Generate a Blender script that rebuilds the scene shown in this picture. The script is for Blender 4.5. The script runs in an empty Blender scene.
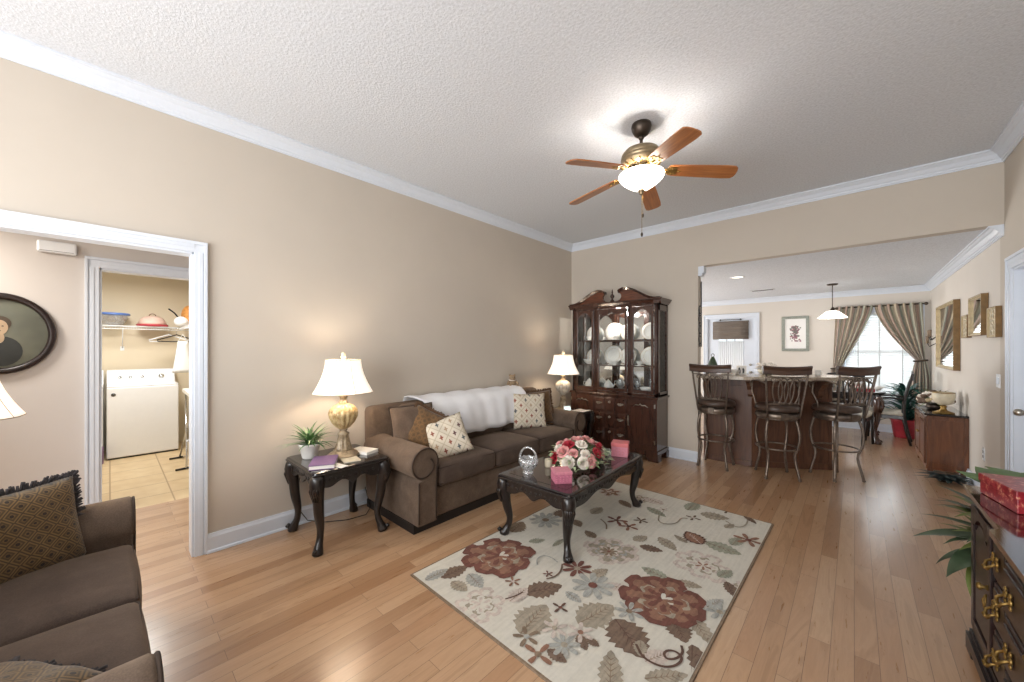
import bpy, math, random
from mathutils import Matrix, Vector, Euler
R = math.radians
PI = math.pi
sc = bpy.context.scene
col = sc.collection

# ------------------------------------------------------------ camera, world, light, exposure
cd = bpy.data.cameras.new('camera'); cam = bpy.data.objects.new('camera', cd); col.objects.link(cam)
cd.sensor_width = 36; cd.lens = 36*371/1024; cd.clip_start = 0.02
cam.location = (0, 0, 1.44); cam.rotation_euler = (R(90), 0, R(42.7)); cd.shift_y = 7.5/1024
sc.camera = cam
sc.view_settings.view_transform = 'Standard'; sc.view_settings.look = 'None'
sc.view_settings.gamma = 1; sc.view_settings.use_curve_mapping = False
sc.view_settings.exposure = 0.42
w = bpy.data.worlds.new('sky'); sc.world = w; w.use_nodes = True
w.node_tree.nodes['Background'].inputs[0].default_value = (0.86, 0.93, 1.0, 1)
w.node_tree.nodes['Background'].inputs[1].default_value = 1.6

def area(name, loc, rot, sx, sy, power, color=(1, 1, 1), spread=180):
    l = bpy.data.lights.new(name, 'AREA'); l.shape = 'RECTANGLE'; l.size = sx; l.size_y = sy
    l.energy = power; l.color = color; l.spread = R(spread)
    o = bpy.data.objects.new(name, l); col.objects.link(o); o.location = loc; o.rotation_euler = rot
    return o
def point(name, loc, power, color=(1, .85, .65), r=.04):
    l = bpy.data.lights.new(name, 'POINT'); l.energy = power; l.color = color; l.shadow_soft_size = r
    o = bpy.data.objects.new(name, l); col.objects.link(o); o.location = loc
    return o
area('fill_rear', (-1.2, -2.28, 1.5), (R(90), 0, 0), 3.4, 2.2, 150, (.97, .985, 1))  # added fill at an unseen window, sized large to light the whole room
area('daylight_dining_window', (.32, 9.32, 1.45), (R(90), 0, R(180)), 1.1, 1.8, 58, (.93, .97, 1))
area('daylight_back_door', (-1.97, 9.32, 1.35), (R(90), 0, R(180)), .7, 1.3, 12, (.93, .97, 1))
area('fill_kitchen', (-5.1, 7.0, 1.25), (R(113), 0, R(-90)), 2.0, 1.4, 150, (.95, .98, 1))  # added fill lamp, tilted up to brighten the dining ceiling; no window here
area('laundry_fill', (-6.3, .1, 2.4), (0, 0, 0), .5, .5, 34, (1, .98, .95))  # unseen area lamp added to brighten the laundry, without a fixture
area('hall_fill', (-4.0, -1.1, 2.4), (0, 0, 0), .4, .4, 24, (1, .95, .88))  # unseen area lamp added to brighten the hall, without a fixture
point('hutch_lamp', (-2.46, 4.88, 1.96), 9, (1, .95, .88), .03)

# ------------------------------------------------------------ materials
def C(h):
    h = h.lstrip('#'); o = []
    for i in (0, 2, 4):
        c = int(h[i:i+2], 16)/255
        o.append(c/12.92 if c <= .04045 else ((c+.055)/1.055)**2.4)
    return (*o, 1)
class G:
    """tiny node graph helper"""
    def __init__(s, name):
        s.m = bpy.data.materials.new(name); s.m.use_nodes = True; s.nt = s.m.node_tree
        s.b = s.nt.nodes['Principled BSDF']; s.out = s.nt.nodes['Material Output']
        s.tc = s.nt.nodes.new('ShaderNodeTexCoord')
    def n(s, t, **k):
        nd = s.nt.nodes.new('ShaderNode'+t)
        for a, v in k.items(): setattr(nd, a, v)
        return nd
    def put(s, sock, v):
        if hasattr(v, 'is_output') or isinstance(v, bpy.types.NodeSocket): s.nt.links.new(v, sock)
        elif isinstance(v, tuple) and len(v) == 3 and sock.type == 'RGBA': sock.default_value = (*v, 1)
        else: sock.default_value = v
    def math(s, op, a, b=0.0, c=0.0):
        nd = s.n('Math', operation=op); s.put(nd.inputs[0], a); s.put(nd.inputs[1], b); s.put(nd.inputs[2], c)
        return nd.outputs[0]
    def mapping(s, src='Object', scale=(1, 1, 1), rot=(0, 0, 0), loc=(0, 0, 0)):
        nd = s.n('Mapping'); s.nt.links.new(s.tc.outputs[src], nd.inputs[0])
        nd.inputs['Location'].default_value = loc; nd.inputs['Rotation'].default_value = rot; nd.inputs['Scale'].default_value = scale
        return nd.outputs[0]
    def noise(s, vec, scale=5, detail=3, rough=.5, dist=0):
        nd = s.n('TexNoise'); s.put(nd.inputs['Vector'], vec); nd.inputs['Scale'].default_value = scale
        nd.inputs['Detail'].default_value = detail; nd.inputs['Roughness'].default_value = rough; nd.inputs['Distortion'].default_value = dist
        return nd.outputs[0]
    def ramp(s, f, stops, interp='LINEAR'):
        nd = s.n('ValToRGB'); s.put(nd.inputs[0], f); cr = nd.color_ramp; cr.interpolation = interp
        while len(cr.elements) < len(stops): cr.elements.new(.5)
        for e, (p, c) in zip(cr.elements, stops): e.position = p; e.color = c
        return nd.outputs[0]
    def mix(s, f, a, b, mode='MIX'):
        nd = s.n('Mix', data_type='RGBA', blend_type=mode); s.put(nd.inputs[0], f); s.put(nd.inputs[6], a); s.put(nd.inputs[7], b)
        return nd.outputs[2]
    def bump(s, h, strength=.3, dist=.01):
        nd = s.n('Bump'); nd.inputs['Strength'].default_value = strength; nd.inputs['Distance'].default_value = dist
        s.put(nd.inputs['Height'], h); s.nt.links.new(nd.outputs[0], s.b.inputs['Normal'])
    def sep(s, vec):
        nd = s.n('SeparateXYZ'); s.put(nd.inputs[0], vec); return nd.outputs
    def fin(s, color=None, rough=.5, metal=0, **k):
        if color is not None: s.put(s.b.inputs['Base Color'], color)
        s.put(s.b.inputs['Roughness'], rough); s.put(s.b.inputs['Metallic'], metal)
        for a, v in k.items(): s.put(s.b.inputs[a.replace('_', ' ')], v)
        return s.m
def plain(name, c, rough=.5, metal=0, var=.12, scale=20, bump=.0, bdist=.003, **k):
    g = G(name); v = g.mapping(); c = C(c) if isinstance(c, str) else c
    nz = g.noise(v, scale, 4)
    d = tuple(x*(1-var) for x in c[:3])+(1,); l = tuple(min(1, x*(1+var)) for x in c[:3])+(1,)
    if bump: g.bump(g.noise(v, scale*3, 3), bump, bdist)
    return g.fin(g.ramp(nz, [(.3, d), (.7, l)]), rough, metal, **k)
def wood(name, c1, c2, rough=.3, axis=2, scale=6, coat=0.0):
    g = G(name); s = [scale*3]*3; s[axis] = scale*.35
    v = g.mapping(scale=tuple(s)); nz = g.noise(v, 1.6, 6, .6, 1.2)
    g.bump(nz, .08, .002)
    return g.fin(g.ramp(nz, [(.3, C(c1)), (.68, C(c2))]), rough, 0, Coat_Weight=coat, Coat_Roughness=.08)
def emis(name, c, st, base=None):
    g = G(name); c = C(c)
    return g.fin(c, .6, Emission_Color=c, Emission_Strength=st)

M = {}
M['wall'] = plain('wall_paint', '#c5bbae', .75, var=.015, scale=3, bump=.12, bdist=.002)
M['wall2'] = plain('hall_paint', '#cfc8c2', .75, var=.015, scale=3, bump=.12, bdist=.002)
M['laundry_wall'] = plain('laundry_paint', '#dccfb6', .75, var=.015, scale=3)
M['dining_wall'] = plain('dining_paint', '#d6cec4', .75, var=.015, scale=3)
M['trim'] = plain('white_trim_paint', '#d9dfe8', .35, var=.01)
def _ceil():
    g = G('popcorn_ceiling'); v = g.mapping()
    a = g.noise(v, 70, 3, .6); b = g.noise(v, 26, 2)
    g.bump(g.math('ADD', g.math('POWER', a, 2.0), g.math('MULTIPLY', b, .2)), .4, .012)
    return g.fin(g.ramp(a, [(.3, C('#ced2d7')), (.6, C('#e0e4ea'))]), .9)
M['ceiling'] = _ceil()
def _floor():
    g = G('oak_plank_floor')
    v = g.mapping(rot=(0, 0, R(90)))
    br = g.n('TexBrick'); g.put(br.inputs['Vector'], v); br.offset = .37; br.offset_frequency = 2
    for k, x in (('Scale', 1.0), ('Mortar Size', .0012), ('Mortar Smooth', .3), ('Bias', 0.0), ('Brick Width', 1.0), ('Row Height', .085)): br.inputs[k].default_value = x
    br.inputs['Color1'].default_value = (0, 0, 0, 1); br.inputs['Color2'].default_value = (1, 1, 1, 1); br.inputs['Mortar'].default_value = (.5, .5, .5, 1)
    v2 = g.mapping(scale=(8, .8, 1))
    off = g.n('VectorMath', operation='MULTIPLY_ADD'); g.put(off.inputs[0], br.outputs[0]); off.inputs[1].default_value = (37, 11, 5); g.put(off.inputs[2], v2)
    n1 = g.noise(off.outputs[0], 1.0, 5, .6, 2.4); n2 = g.noise(off.outputs[0], 7.0, 3, .6)
    base = g.ramp(br.outputs[0], [(0, C('#9f7857')), (.25, C('#b48f6d')), (.7, C('#bf9d7c')), (1, C('#ae8664'))])
    grain = g.ramp(n1, [(.38, (.84, .81, .78, 1)), (.47, (1, 1, 1, 1)), (.56, (.92, .90, .88, 1)), (.62, (1.0, 1.0, 1.0, 1)), (.74, (.88, .85, .82, 1))])
    fine = g.ramp(n2, [(.3, (.95, .945, .94, 1)), (.6, (1, 1, 1, 1))])
    c = g.mix(1.0, g.mix(1.0, base, grain, 'MULTIPLY'), fine, 'MULTIPLY')
    c = g.mix(br.outputs['Fac'], c, C('#755740'))
    g.bump(g.math('MULTIPLY', br.outputs['Fac'], -1.0), .2, .001)
    return g.fin(c, g.ramp(n2, [(.3, (.27, .27, .27, 1)), (.7, (.34, .34, .34, 1))]), 0, Specular_IOR_Level=.5, Coat_Weight=.6, Coat_Roughness=.2)
M['floor'] = _floor()
def _tile():
    g = G('tan_tile_floor'); v = g.mapping()
    br = g.n('TexBrick'); g.put(br.inputs['Vector'], v); br.offset = 0
    for k, x in (('Scale', 1.0), ('Mortar Size', .006), ('Brick Width', .42), ('Row Height', .42)): br.inputs[k].default_value = x
    br.inputs['Color1'].default_value = C('#cdb48c'); br.inputs['Color2'].default_value = C('#d6bf98'); br.inputs['Mortar'].default_value = C('#a98f6c')
    n = g.noise(v, 7, 4); c = g.mix(.5, br.outputs[0], g.ramp(n, [(.3, C('#c3a77c')), (.7, C('#dcc9a5'))]), 'MIX')
    c = g.mix(br.outputs['Fac'], c, C('#a58b69'))
    return g.fin(c, .4)
M['tile'] = _tile()
def _fabric(name, c1, c2, c3):
    g = G(name); v = g.mapping(); a = g.noise(v, 9, 4, .6, .4); b = g.noise(v, 220, 2)
    c = g.mix(.35, g.ramp(a, [(.3, C(c1)), (.5, C(c2)), (.72, C(c3))]), g.ramp(b, [(.35, C(c1)), (.65, C(c3))]))
    g.bump(b, .35, .0015)
    return g.fin(c, .95, Sheen_Weight=.35, Sheen_Roughness=.5, Sheen_Tint=C('#b59c84'))
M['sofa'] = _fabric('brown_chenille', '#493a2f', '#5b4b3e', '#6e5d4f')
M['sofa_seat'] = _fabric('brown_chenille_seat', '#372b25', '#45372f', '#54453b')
M['piping'] = plain('dark_piping', '#35271d', .9)
M['plinth'] = plain('black_plinth', '#1c1613', .6)
M['blackwood'] = wood('espresso_carved_wood', '#110d0c', '#241c19', .3, 2, 6, .25)
M['blacktop'] = wood('espresso_polished_top', '#171211', '#262020', .14, 0, 5, .6)
M['redtop'] = wood('dark_mahogany_inset', '#1d0e0f', '#2e1617', .08, 0, 5, .7)
M['cherry'] = wood('cherry_hutch_wood', '#2e1b14', '#4d2f24', .24, 2, 5, .5)
M['cherry_light'] = wood('cherry_pediment_wood', '#46251a', '#6f3d24', .24, 0, 5, .5)
M['mahog'] = wood('mahogany_chest_wood', '#120807', '#27120e', .35, 2, 5, .15)
M['mahog_dark'] = wood('dark_mahogany_panel', '#0f0706', '#1d0f0c', .35, 2, 5, .15)
M['barwood'] = wood('bar_panel_wood', '#40281c', '#66432f', .4, 2, 3, .1)
M['sidewood'] = wood('sideboard_walnut', '#4d2b17', '#7a4a2c', .3, 2, 4, .3)
M['white'] = plain('white_enamel', '#eceef0', .28, var=.01)
M['steel'] = plain('chrome_wire', '#d5d7da', .2, 1)
M['brass'] = plain('aged_brass', '#8f7340', .4, .85, var=.3, scale=60)
M['pewter'] = plain('pewter_pull', '#b9b2a6', .3, 1)
M['bronze'] = plain('dark_bronze', '#4a4038', .38, .8, var=.2)
M['antique'] = plain('antique_brass_fan', '#8b7a60', .35, .7, var=.2)
M['stoolmetal'] = plain('brushed_pewter_metal', '#776a5f', .36, .75, var=.25, scale=30)
M['stoolwood'] = wood('dark_stool_rail_wood', '#33241c', '#533b2f', .3, 0, 6, .3)
M['leather'] = plain('brown_leather_seat', '#4b3a30', .35, var=.2, bump=.2)
M['black'] = plain('black_plastic', '#15130f', .4)
M['blackmetal'] = plain('black_iron', '#201c1e', .45, .6)
M['gold'] = plain('gold_leaf_frame', '#b9a784', .5, .3, var=.2, scale=25)
M['gold_side'] = plain('brown_gilt_edge', '#7d5f36', .5, .2, var=.2)
M['mirror'] = G('mirror_glass').fin((.93, .95, .96, 1), .02, 1)
M['cloth_white'] = plain('white_throw_cloth', '#f0f0f2', .95, var=.02, scale=8, bump=.3, bdist=.004)
M['ceramic'] = plain('white_china', '#e8e6e0', .12, var=.03)
M['creamwax'] = plain('cream_ceramic', '#d8cdb4', .4)
M['paper'] = plain('white_paper', '#eeeae2', .8, var=.02)
M['purple'] = plain('purple_cardboard', '#74587f', .6, var=.05)
M['leaf'] = plain('green_leaf', '#4c7440', .5, var=.35, scale=14)
M['leaf_lt'] = plain('pale_variegated_leaf', '#a9b98f', .55, var=.35, scale=25)
M['leaf_dk'] = plain('dark_green_leaf', '#3a4a33', .4, var=.35, scale=14)
M['leaf_olive'] = plain('olive_leaf', '#5f6a2f', .45, var=.3, scale=14)
M['leaf_teal'] = plain('teal_frond', '#24564c', .5, var=.4, scale=14)
M['leaf_grey'] = plain('grey_green_frond', '#3f4f50', .5, var=.35, scale=20)
M['rose_red'] = plain('red_petal', '#a82535', .6, var=.3, scale=30)
M['rose_pink'] = plain('pink_petal', '#dd9c99', .6, var=.15, scale=30)
M['rose_cream'] = plain('cream_petal', '#ece2d6', .6, var=.06, scale=30)
M['pink'] = plain('pink_box_card', '#c9808f', .55, var=.1, scale=60)
M['pink_side'] = plain('pink_box_side', '#b5687e', .55, var=.2, scale=70)
M['salmon'] = plain('salmon_box_lid', '#c9696b', .5, var=.06)
M['leaf_silk'] = plain('pale_green_silk_leaf', '#557240', .5, var=.3, scale=14)
M['yellow'] = plain('yellow_fruit', '#b59a35', .4, var=.2)
M['pinkdome'] = plain('pink_dome', '#dcbcae', .35)
M['mahog_top'] = wood('polished_mahogany_top', '#241413', '#3b211f', .06, 0, 5, .9)
def _glass(name, tint=(1, 1, 1), ior=1.45, refl=1.0, rough=0.0):
    g = G(name); t = g.n('BsdfTransparent'); t.inputs[0].default_value = (*tint, 1)
    gl = g.n('BsdfGlossy'); gl.inputs['Roughness'].default_value = rough
    f = g.n('Fresnel'); f.inputs[0].default_value = ior
    mx = g.n('MixShader'); g.put(mx.inputs[0], g.math('MULTIPLY', f.outputs[0], refl)); g.nt.links.new(t.outputs[0], mx.inputs[1]); g.nt.links.new(gl.outputs[0], mx.inputs[2])
    g.nt.links.new(mx.outputs[0], g.out.inputs[0]); return g.m
M['glass'] = _glass('cabinet_glass', (.97, .98, .98))
def _crystal():
    g = G('cut_crystal'); t = g.n('BsdfTransparent'); t.inputs[0].default_value = (.97, .98, .98, 1); d = g.n('BsdfDiffuse'); d.inputs[0].default_value = (.9, .92, .93, 1); gl = g.n('BsdfGlossy'); gl.inputs['Roughness'].default_value = .05
    m1 = g.n('MixShader'); m1.inputs[0].default_value = .2; g.nt.links.new(t.outputs[0], m1.inputs[1]); g.nt.links.new(d.outputs[0], m1.inputs[2])
    m2 = g.n('MixShader'); m2.inputs[0].default_value = .22; g.nt.links.new(m1.outputs[0], m2.inputs[1]); g.nt.links.new(gl.outputs[0], m2.inputs[2]); g.nt.links.new(m2.outputs[0], g.out.inputs[0]); return g.m
M['crystal'] = _crystal()
M['plastic_clear'] = _glass('clear_plastic', (.9, .93, .93), 1.6, 1.5, .1)
M['shade'] = emis('lit_lamp_shade', '#fff2e2', .62)
M['shade_trim'] = plain('shade_seam_cord', '#b5a48c', .8)
M['bowl'] = emis('lit_frosted_glass_bowl', '#fff0dc', 11.0)
M['pendant_glass'] = emis('lit_pendant_glass', '#fff8ee', 1.5)
M['screen'] = emis('lit_phone_screen', '#dff2f0', 1.0)
M['bulb'] = emis('warm_bulb', '#ffe6c0', 6)
M['can'] = emis('recessed_bulb', '#fff4e0', 2.5)
def _urn(name, ca, cb):
    g = G(name); v = g.mapping(); a = g.noise(v, 30, 4, .7)
    z = g.sep(v)[2]; b = g.math('ADD', z, g.math('MULTIPLY', g.math('SUBTRACT', a, .5), .16))
    return g.fin(g.ramp(a, [(.32, C(ca)), (.62, C(cb))]), .35, .15)
M['urn'] = _urn('gold_crackle_urn', '#8c6f3c', '#c8b48a')
M['urn_base'] = _urn('bronze_lamp_base', '#6b5a44', '#a6957a')
M['urn_silver'] = _urn('champagne_silver_urn', '#a8977c', '#d8d2c6')
def _diamond():
    g = G('diamond_lattice_fabric'); v = g.mapping('Object', scale=(1, 1, 1)); x, y, z = g.sep(v)
    k = 8.2
    a = g.math('MULTIPLY', g.math('ADD', x, z), k); b = g.math('MULTIPLY', g.math('SUBTRACT', x, z), k)
    fa = g.math('ABSOLUTE', g.math('SUBTRACT', g.math('FRACT', a), .5)); fb = g.math('ABSOLUTE', g.math('SUBTRACT', g.math('FRACT', b), .5))
    line = g.math('GREATER_THAN', g.math('MAXIMUM', fa, fb), .455)
    # four-lobed motif: two crossed ellipses at each cell centre
    ax = g.math('ADD', g.math('SUBTRACT', g.math('FRACT', a), .5), g.math('SUBTRACT', g.math('FRACT', b), .5))
    az = g.math('SUBTRACT', g.math('SUBTRACT', g.math('FRACT', a), .5), g.math('SUBTRACT', g.math('FRACT', b), .5))
    e1 = g.math('ADD', g.math('MULTIPLY', g.math('MULTIPLY', ax, ax), 9.0), g.math('MULTIPLY', g.math('MULTIPLY', az, az), 60.0))
    e2 = g.math('ADD', g.math('MULTIPLY', g.math('MULTIPLY', ax, ax), 60.0), g.math('MULTIPLY', g.math('MULTIPLY', az, az), 5.0))
    dm = g.math('LESS_THAN', g.math('MINIMUM', e1, e2), .8)
    wn = g.n('TexWhiteNoise', noise_dimensions='2D'); cv = g.n('CombineXYZ'); g.put(cv.inputs[0], g.math('FLOOR', a)); g.put(cv.inputs[1], g.math('FLOOR', b)); g.put(wn.inputs[0], cv.outputs[0])
    mc = g.ramp(wn.outputs[0], [(0, C('#54595c')), (.3, C('#8b4d3d')), (.55, C('#a98f74')), (.8, C('#5b3a3a'))], 'CONSTANT')
    c = g.mix(line, C('#d2c8b6'), C('#b8ab95')); c = g.mix(dm, c, mc)
    g.bump(g.noise(v, 260, 2), .3, .001)
    return g.fin(c, .9)
M['diamond'] = _diamond()
def _medal(name, c1, c2, c3, sc_=13):
    g = G(name); v = g.mapping(); nv = g.noise(v, 5, 2); v = g.mapping(rot=(0, R(45), 0), loc=(0, 0, 0)); sp_ = g.sep(v); cb_ = g.n('CombineXYZ'); g.put(cb_.inputs[0], sp_[0]); g.put(cb_.inputs[1], sp_[2]); v = cb_.outputs[0]
    vo = g.n('TexVoronoi', feature='DISTANCE_TO_EDGE'); g.put(vo.inputs['Vector'], v); vo.inputs['Scale'].default_value = sc_; vo.inputs['Randomness'].default_value = .12
    v1 = g.n('TexVoronoi'); g.put(v1.inputs['Vector'], v); v1.inputs['Scale'].default_value = sc_; v1.inputs['Randomness'].default_value = .12
    c = g.ramp(vo.outputs[0], [(0, C(c1)), (.10, C(c2)), (.22, C(c3)), (.45, C(c2))])
    ctr = g.math('LESS_THAN', v1.outputs[0], .16); c = g.mix(ctr, c, C(c1))
    c = g.mix(g.math('MULTIPLY', nv, .4), c, C(c3))
    g.bump(vo.outputs[0], .3, .004)
    return g.fin(c, .9, Sheen_Weight=.2)
M['medal'] = _medal('gold_black_medallion_fabric', '#2a221b', '#8a6c40', '#41321f', 24)
M['damask'] = _medal('gold_brown_damask_fabric', '#503922', '#86643c', '#4c3824', 24)
M['fringe'] = plain('dark_fringe', '#3e3a3c', .95, var=.4, scale=60)
M['fringe_br'] = plain('brown_fringe', '#5c432e', .95, var=.3, scale=60)
def _blade():
    g = G('fan_blade_cherry'); v = g.mapping(scale=(2, 30, 4)); nz = g.noise(v, 1.5, 5, .6, .8)
    return g.fin(g.ramp(nz, [(.3, C('#85502d')), (.7, C('#b37440'))]), .3, Coat_Weight=.2)
M['blade'] = _blade()
def _stone():
    g = G('bar_laminate'); v = g.mapping(); n = g.noise(v, 60, 4, .7)
    return g.fin(g.ramp(n, [(.35, C('#a08f7c')), (.6, C('#c3b5a2'))]), .2)
M['counter'] = _stone()
def _woven():
    g = G('woven_wood_shade'); v = g.mapping(scale=(3, 3, 90)); n = g.noise(v, 1.5, 3); wv = g.n('TexWave', bands_direction='Z'); g.put(wv.inputs['Vector'], g.mapping()); wv.inputs['Scale'].default_value = 26
    c = g.mix(.5, g.ramp(n, [(.3, C('#544b44')), (.7, C('#8a7e72'))]), g.ramp(wv.outputs[0], [(.2, C('#4d443e')), (.8, C('#8b8075'))]))
    g.bump(wv.outputs[0], .4, .004)
    return g.fin(c, .85)
M['woven'] = _woven()
def _stripe():
    g = G('striped_taffeta_curtain'); u = g.sep(g.tc.outputs['UV'])[0]
    t = g.math('FRACT', g.math('MULTIPLY', u, 5.0))
    c = g.ramp(t, [(0, C('#a0937f')), (.2, C('#b9aa91')), (.3, C('#857a6c')), (.38, C('#b39a8a')), (.6, C('#a68d7f')), (.7, C('#7f8478')), (.82, C('#a4a795')), (1, C('#a0937f'))])
    return g.fin(c, .45, Sheen_Weight=.3)
M['curtain'] = _stripe()
g_ = G('sheer_curtain'); M['sheer'] = g_.fin(C('#e9ecef'), .9, Transmission_Weight=0.0, Emission_Color=C('#f4f7fa'), Emission_Strength=0)
def _blind():
    g = G('white_blind_slat'); tr = g.n('BsdfTranslucent'); tr.inputs[0].default_value = (.85, .87, .88, 1); mx = g.n('MixShader'); mx.inputs[0].default_value = .16
    g.fin(C('#e6e8e8'), .5); g.nt.links.new(g.b.outputs[0], mx.inputs[1]); g.nt.links.new(tr.outputs[0], mx.inputs[2]); g.nt.links.new(mx.outputs[0], g.out.inputs[0]); return g.m
M['blind'] = _blind()
M['board'] = plain('ironing_board_cover', '#e4e2da', .7)
def _tartan():
    g = G('red_patterned_box'); v = g.mapping(); a = g.noise(v, 45, 3, .7)
    return g.fin(g.ramp(a, [(.42, C('#7d1420')), (.56, C('#9a2630')), (.66, C('#c48a6e'))]), .3)
M['redbox'] = _tartan()
M['orange'] = plain('orange_woven', '#c98a45', .7, var=.35, scale=30)
M['blue'] = plain('blue_plastic_lid', '#4f6fae', .35)
M['redplastic'] = plain('red_plastic', '#b23a45', .35)
M['seatcream'] = plain('cream_seat_fabric', '#c9c2b4', .8)
M['redpot'] = plain('red_pot_wrap', '#a02a35', .4, var=.2)
M['artmat'] = plain('white_mat_board', '#eceae6', .7, var=.01)
M['sage'] = plain('sage_green_frame', '#8c9086', .5, var=.15, scale=30)
M['teddy'] = plain('tan_plush', '#9b8468', .95, var=.3, scale=60)
M['grey'] = plain('dull_grey', '#6f6d6c', .5)
def _portrait():
    g = G('old_portrait_backdrop'); v = g.mapping(); n = g.noise(v, 3, 3)
    return g.fin(g.ramp(n, [(.3, C('#4c4f47')), (.7, C('#767766'))]), .35, Coat_Weight=.5)
M['portrait'] = _portrait()
M['skin_print'] = plain('sepia_face_print', '#b39a7e', .4, var=.06)
M['dress_print'] = plain('dark_dress_print', '#2f3231', .4)
M['hair_print'] = plain('dark_hair_print', '#4a3d30', .4, var=.3)
for k_, c_ in dict(r_cream='#c8c3b7', r_rust='#6b443a', r_rust2='#84614f', r_taupe='#958b7b', r_brown='#6d5a4c', r_sage='#8f9080', r_grey='#9b9b95', r_mauve='#b9aca2', r_edge='#7c6a58', r_dk='#5a4238').items():
    g = G('rug_'+k_[2:]); v = g.mapping(); a = g.noise(g.mapping(scale=(60, 4, 1)), 1, 3); b = g.noise(v, 38, 4, .7)
    c = C(c_); lo = tuple(x*(.72 if k_ != 'r_cream' else .9) for x in c[:3])+(1,); hi = tuple(min(1, x*(1.3 if k_ != 'r_cream' else 1.06)) for x in c[:3])+(1,)
    g.bump(g.noise(v, 300, 2), .5, .002)
    M[k_] = g.fin(g.mix(.5, g.ramp(a, [(.35, lo), (.6, hi)]), g.ramp(b, [(.35, lo), (.65, hi)])), .95)

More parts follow.
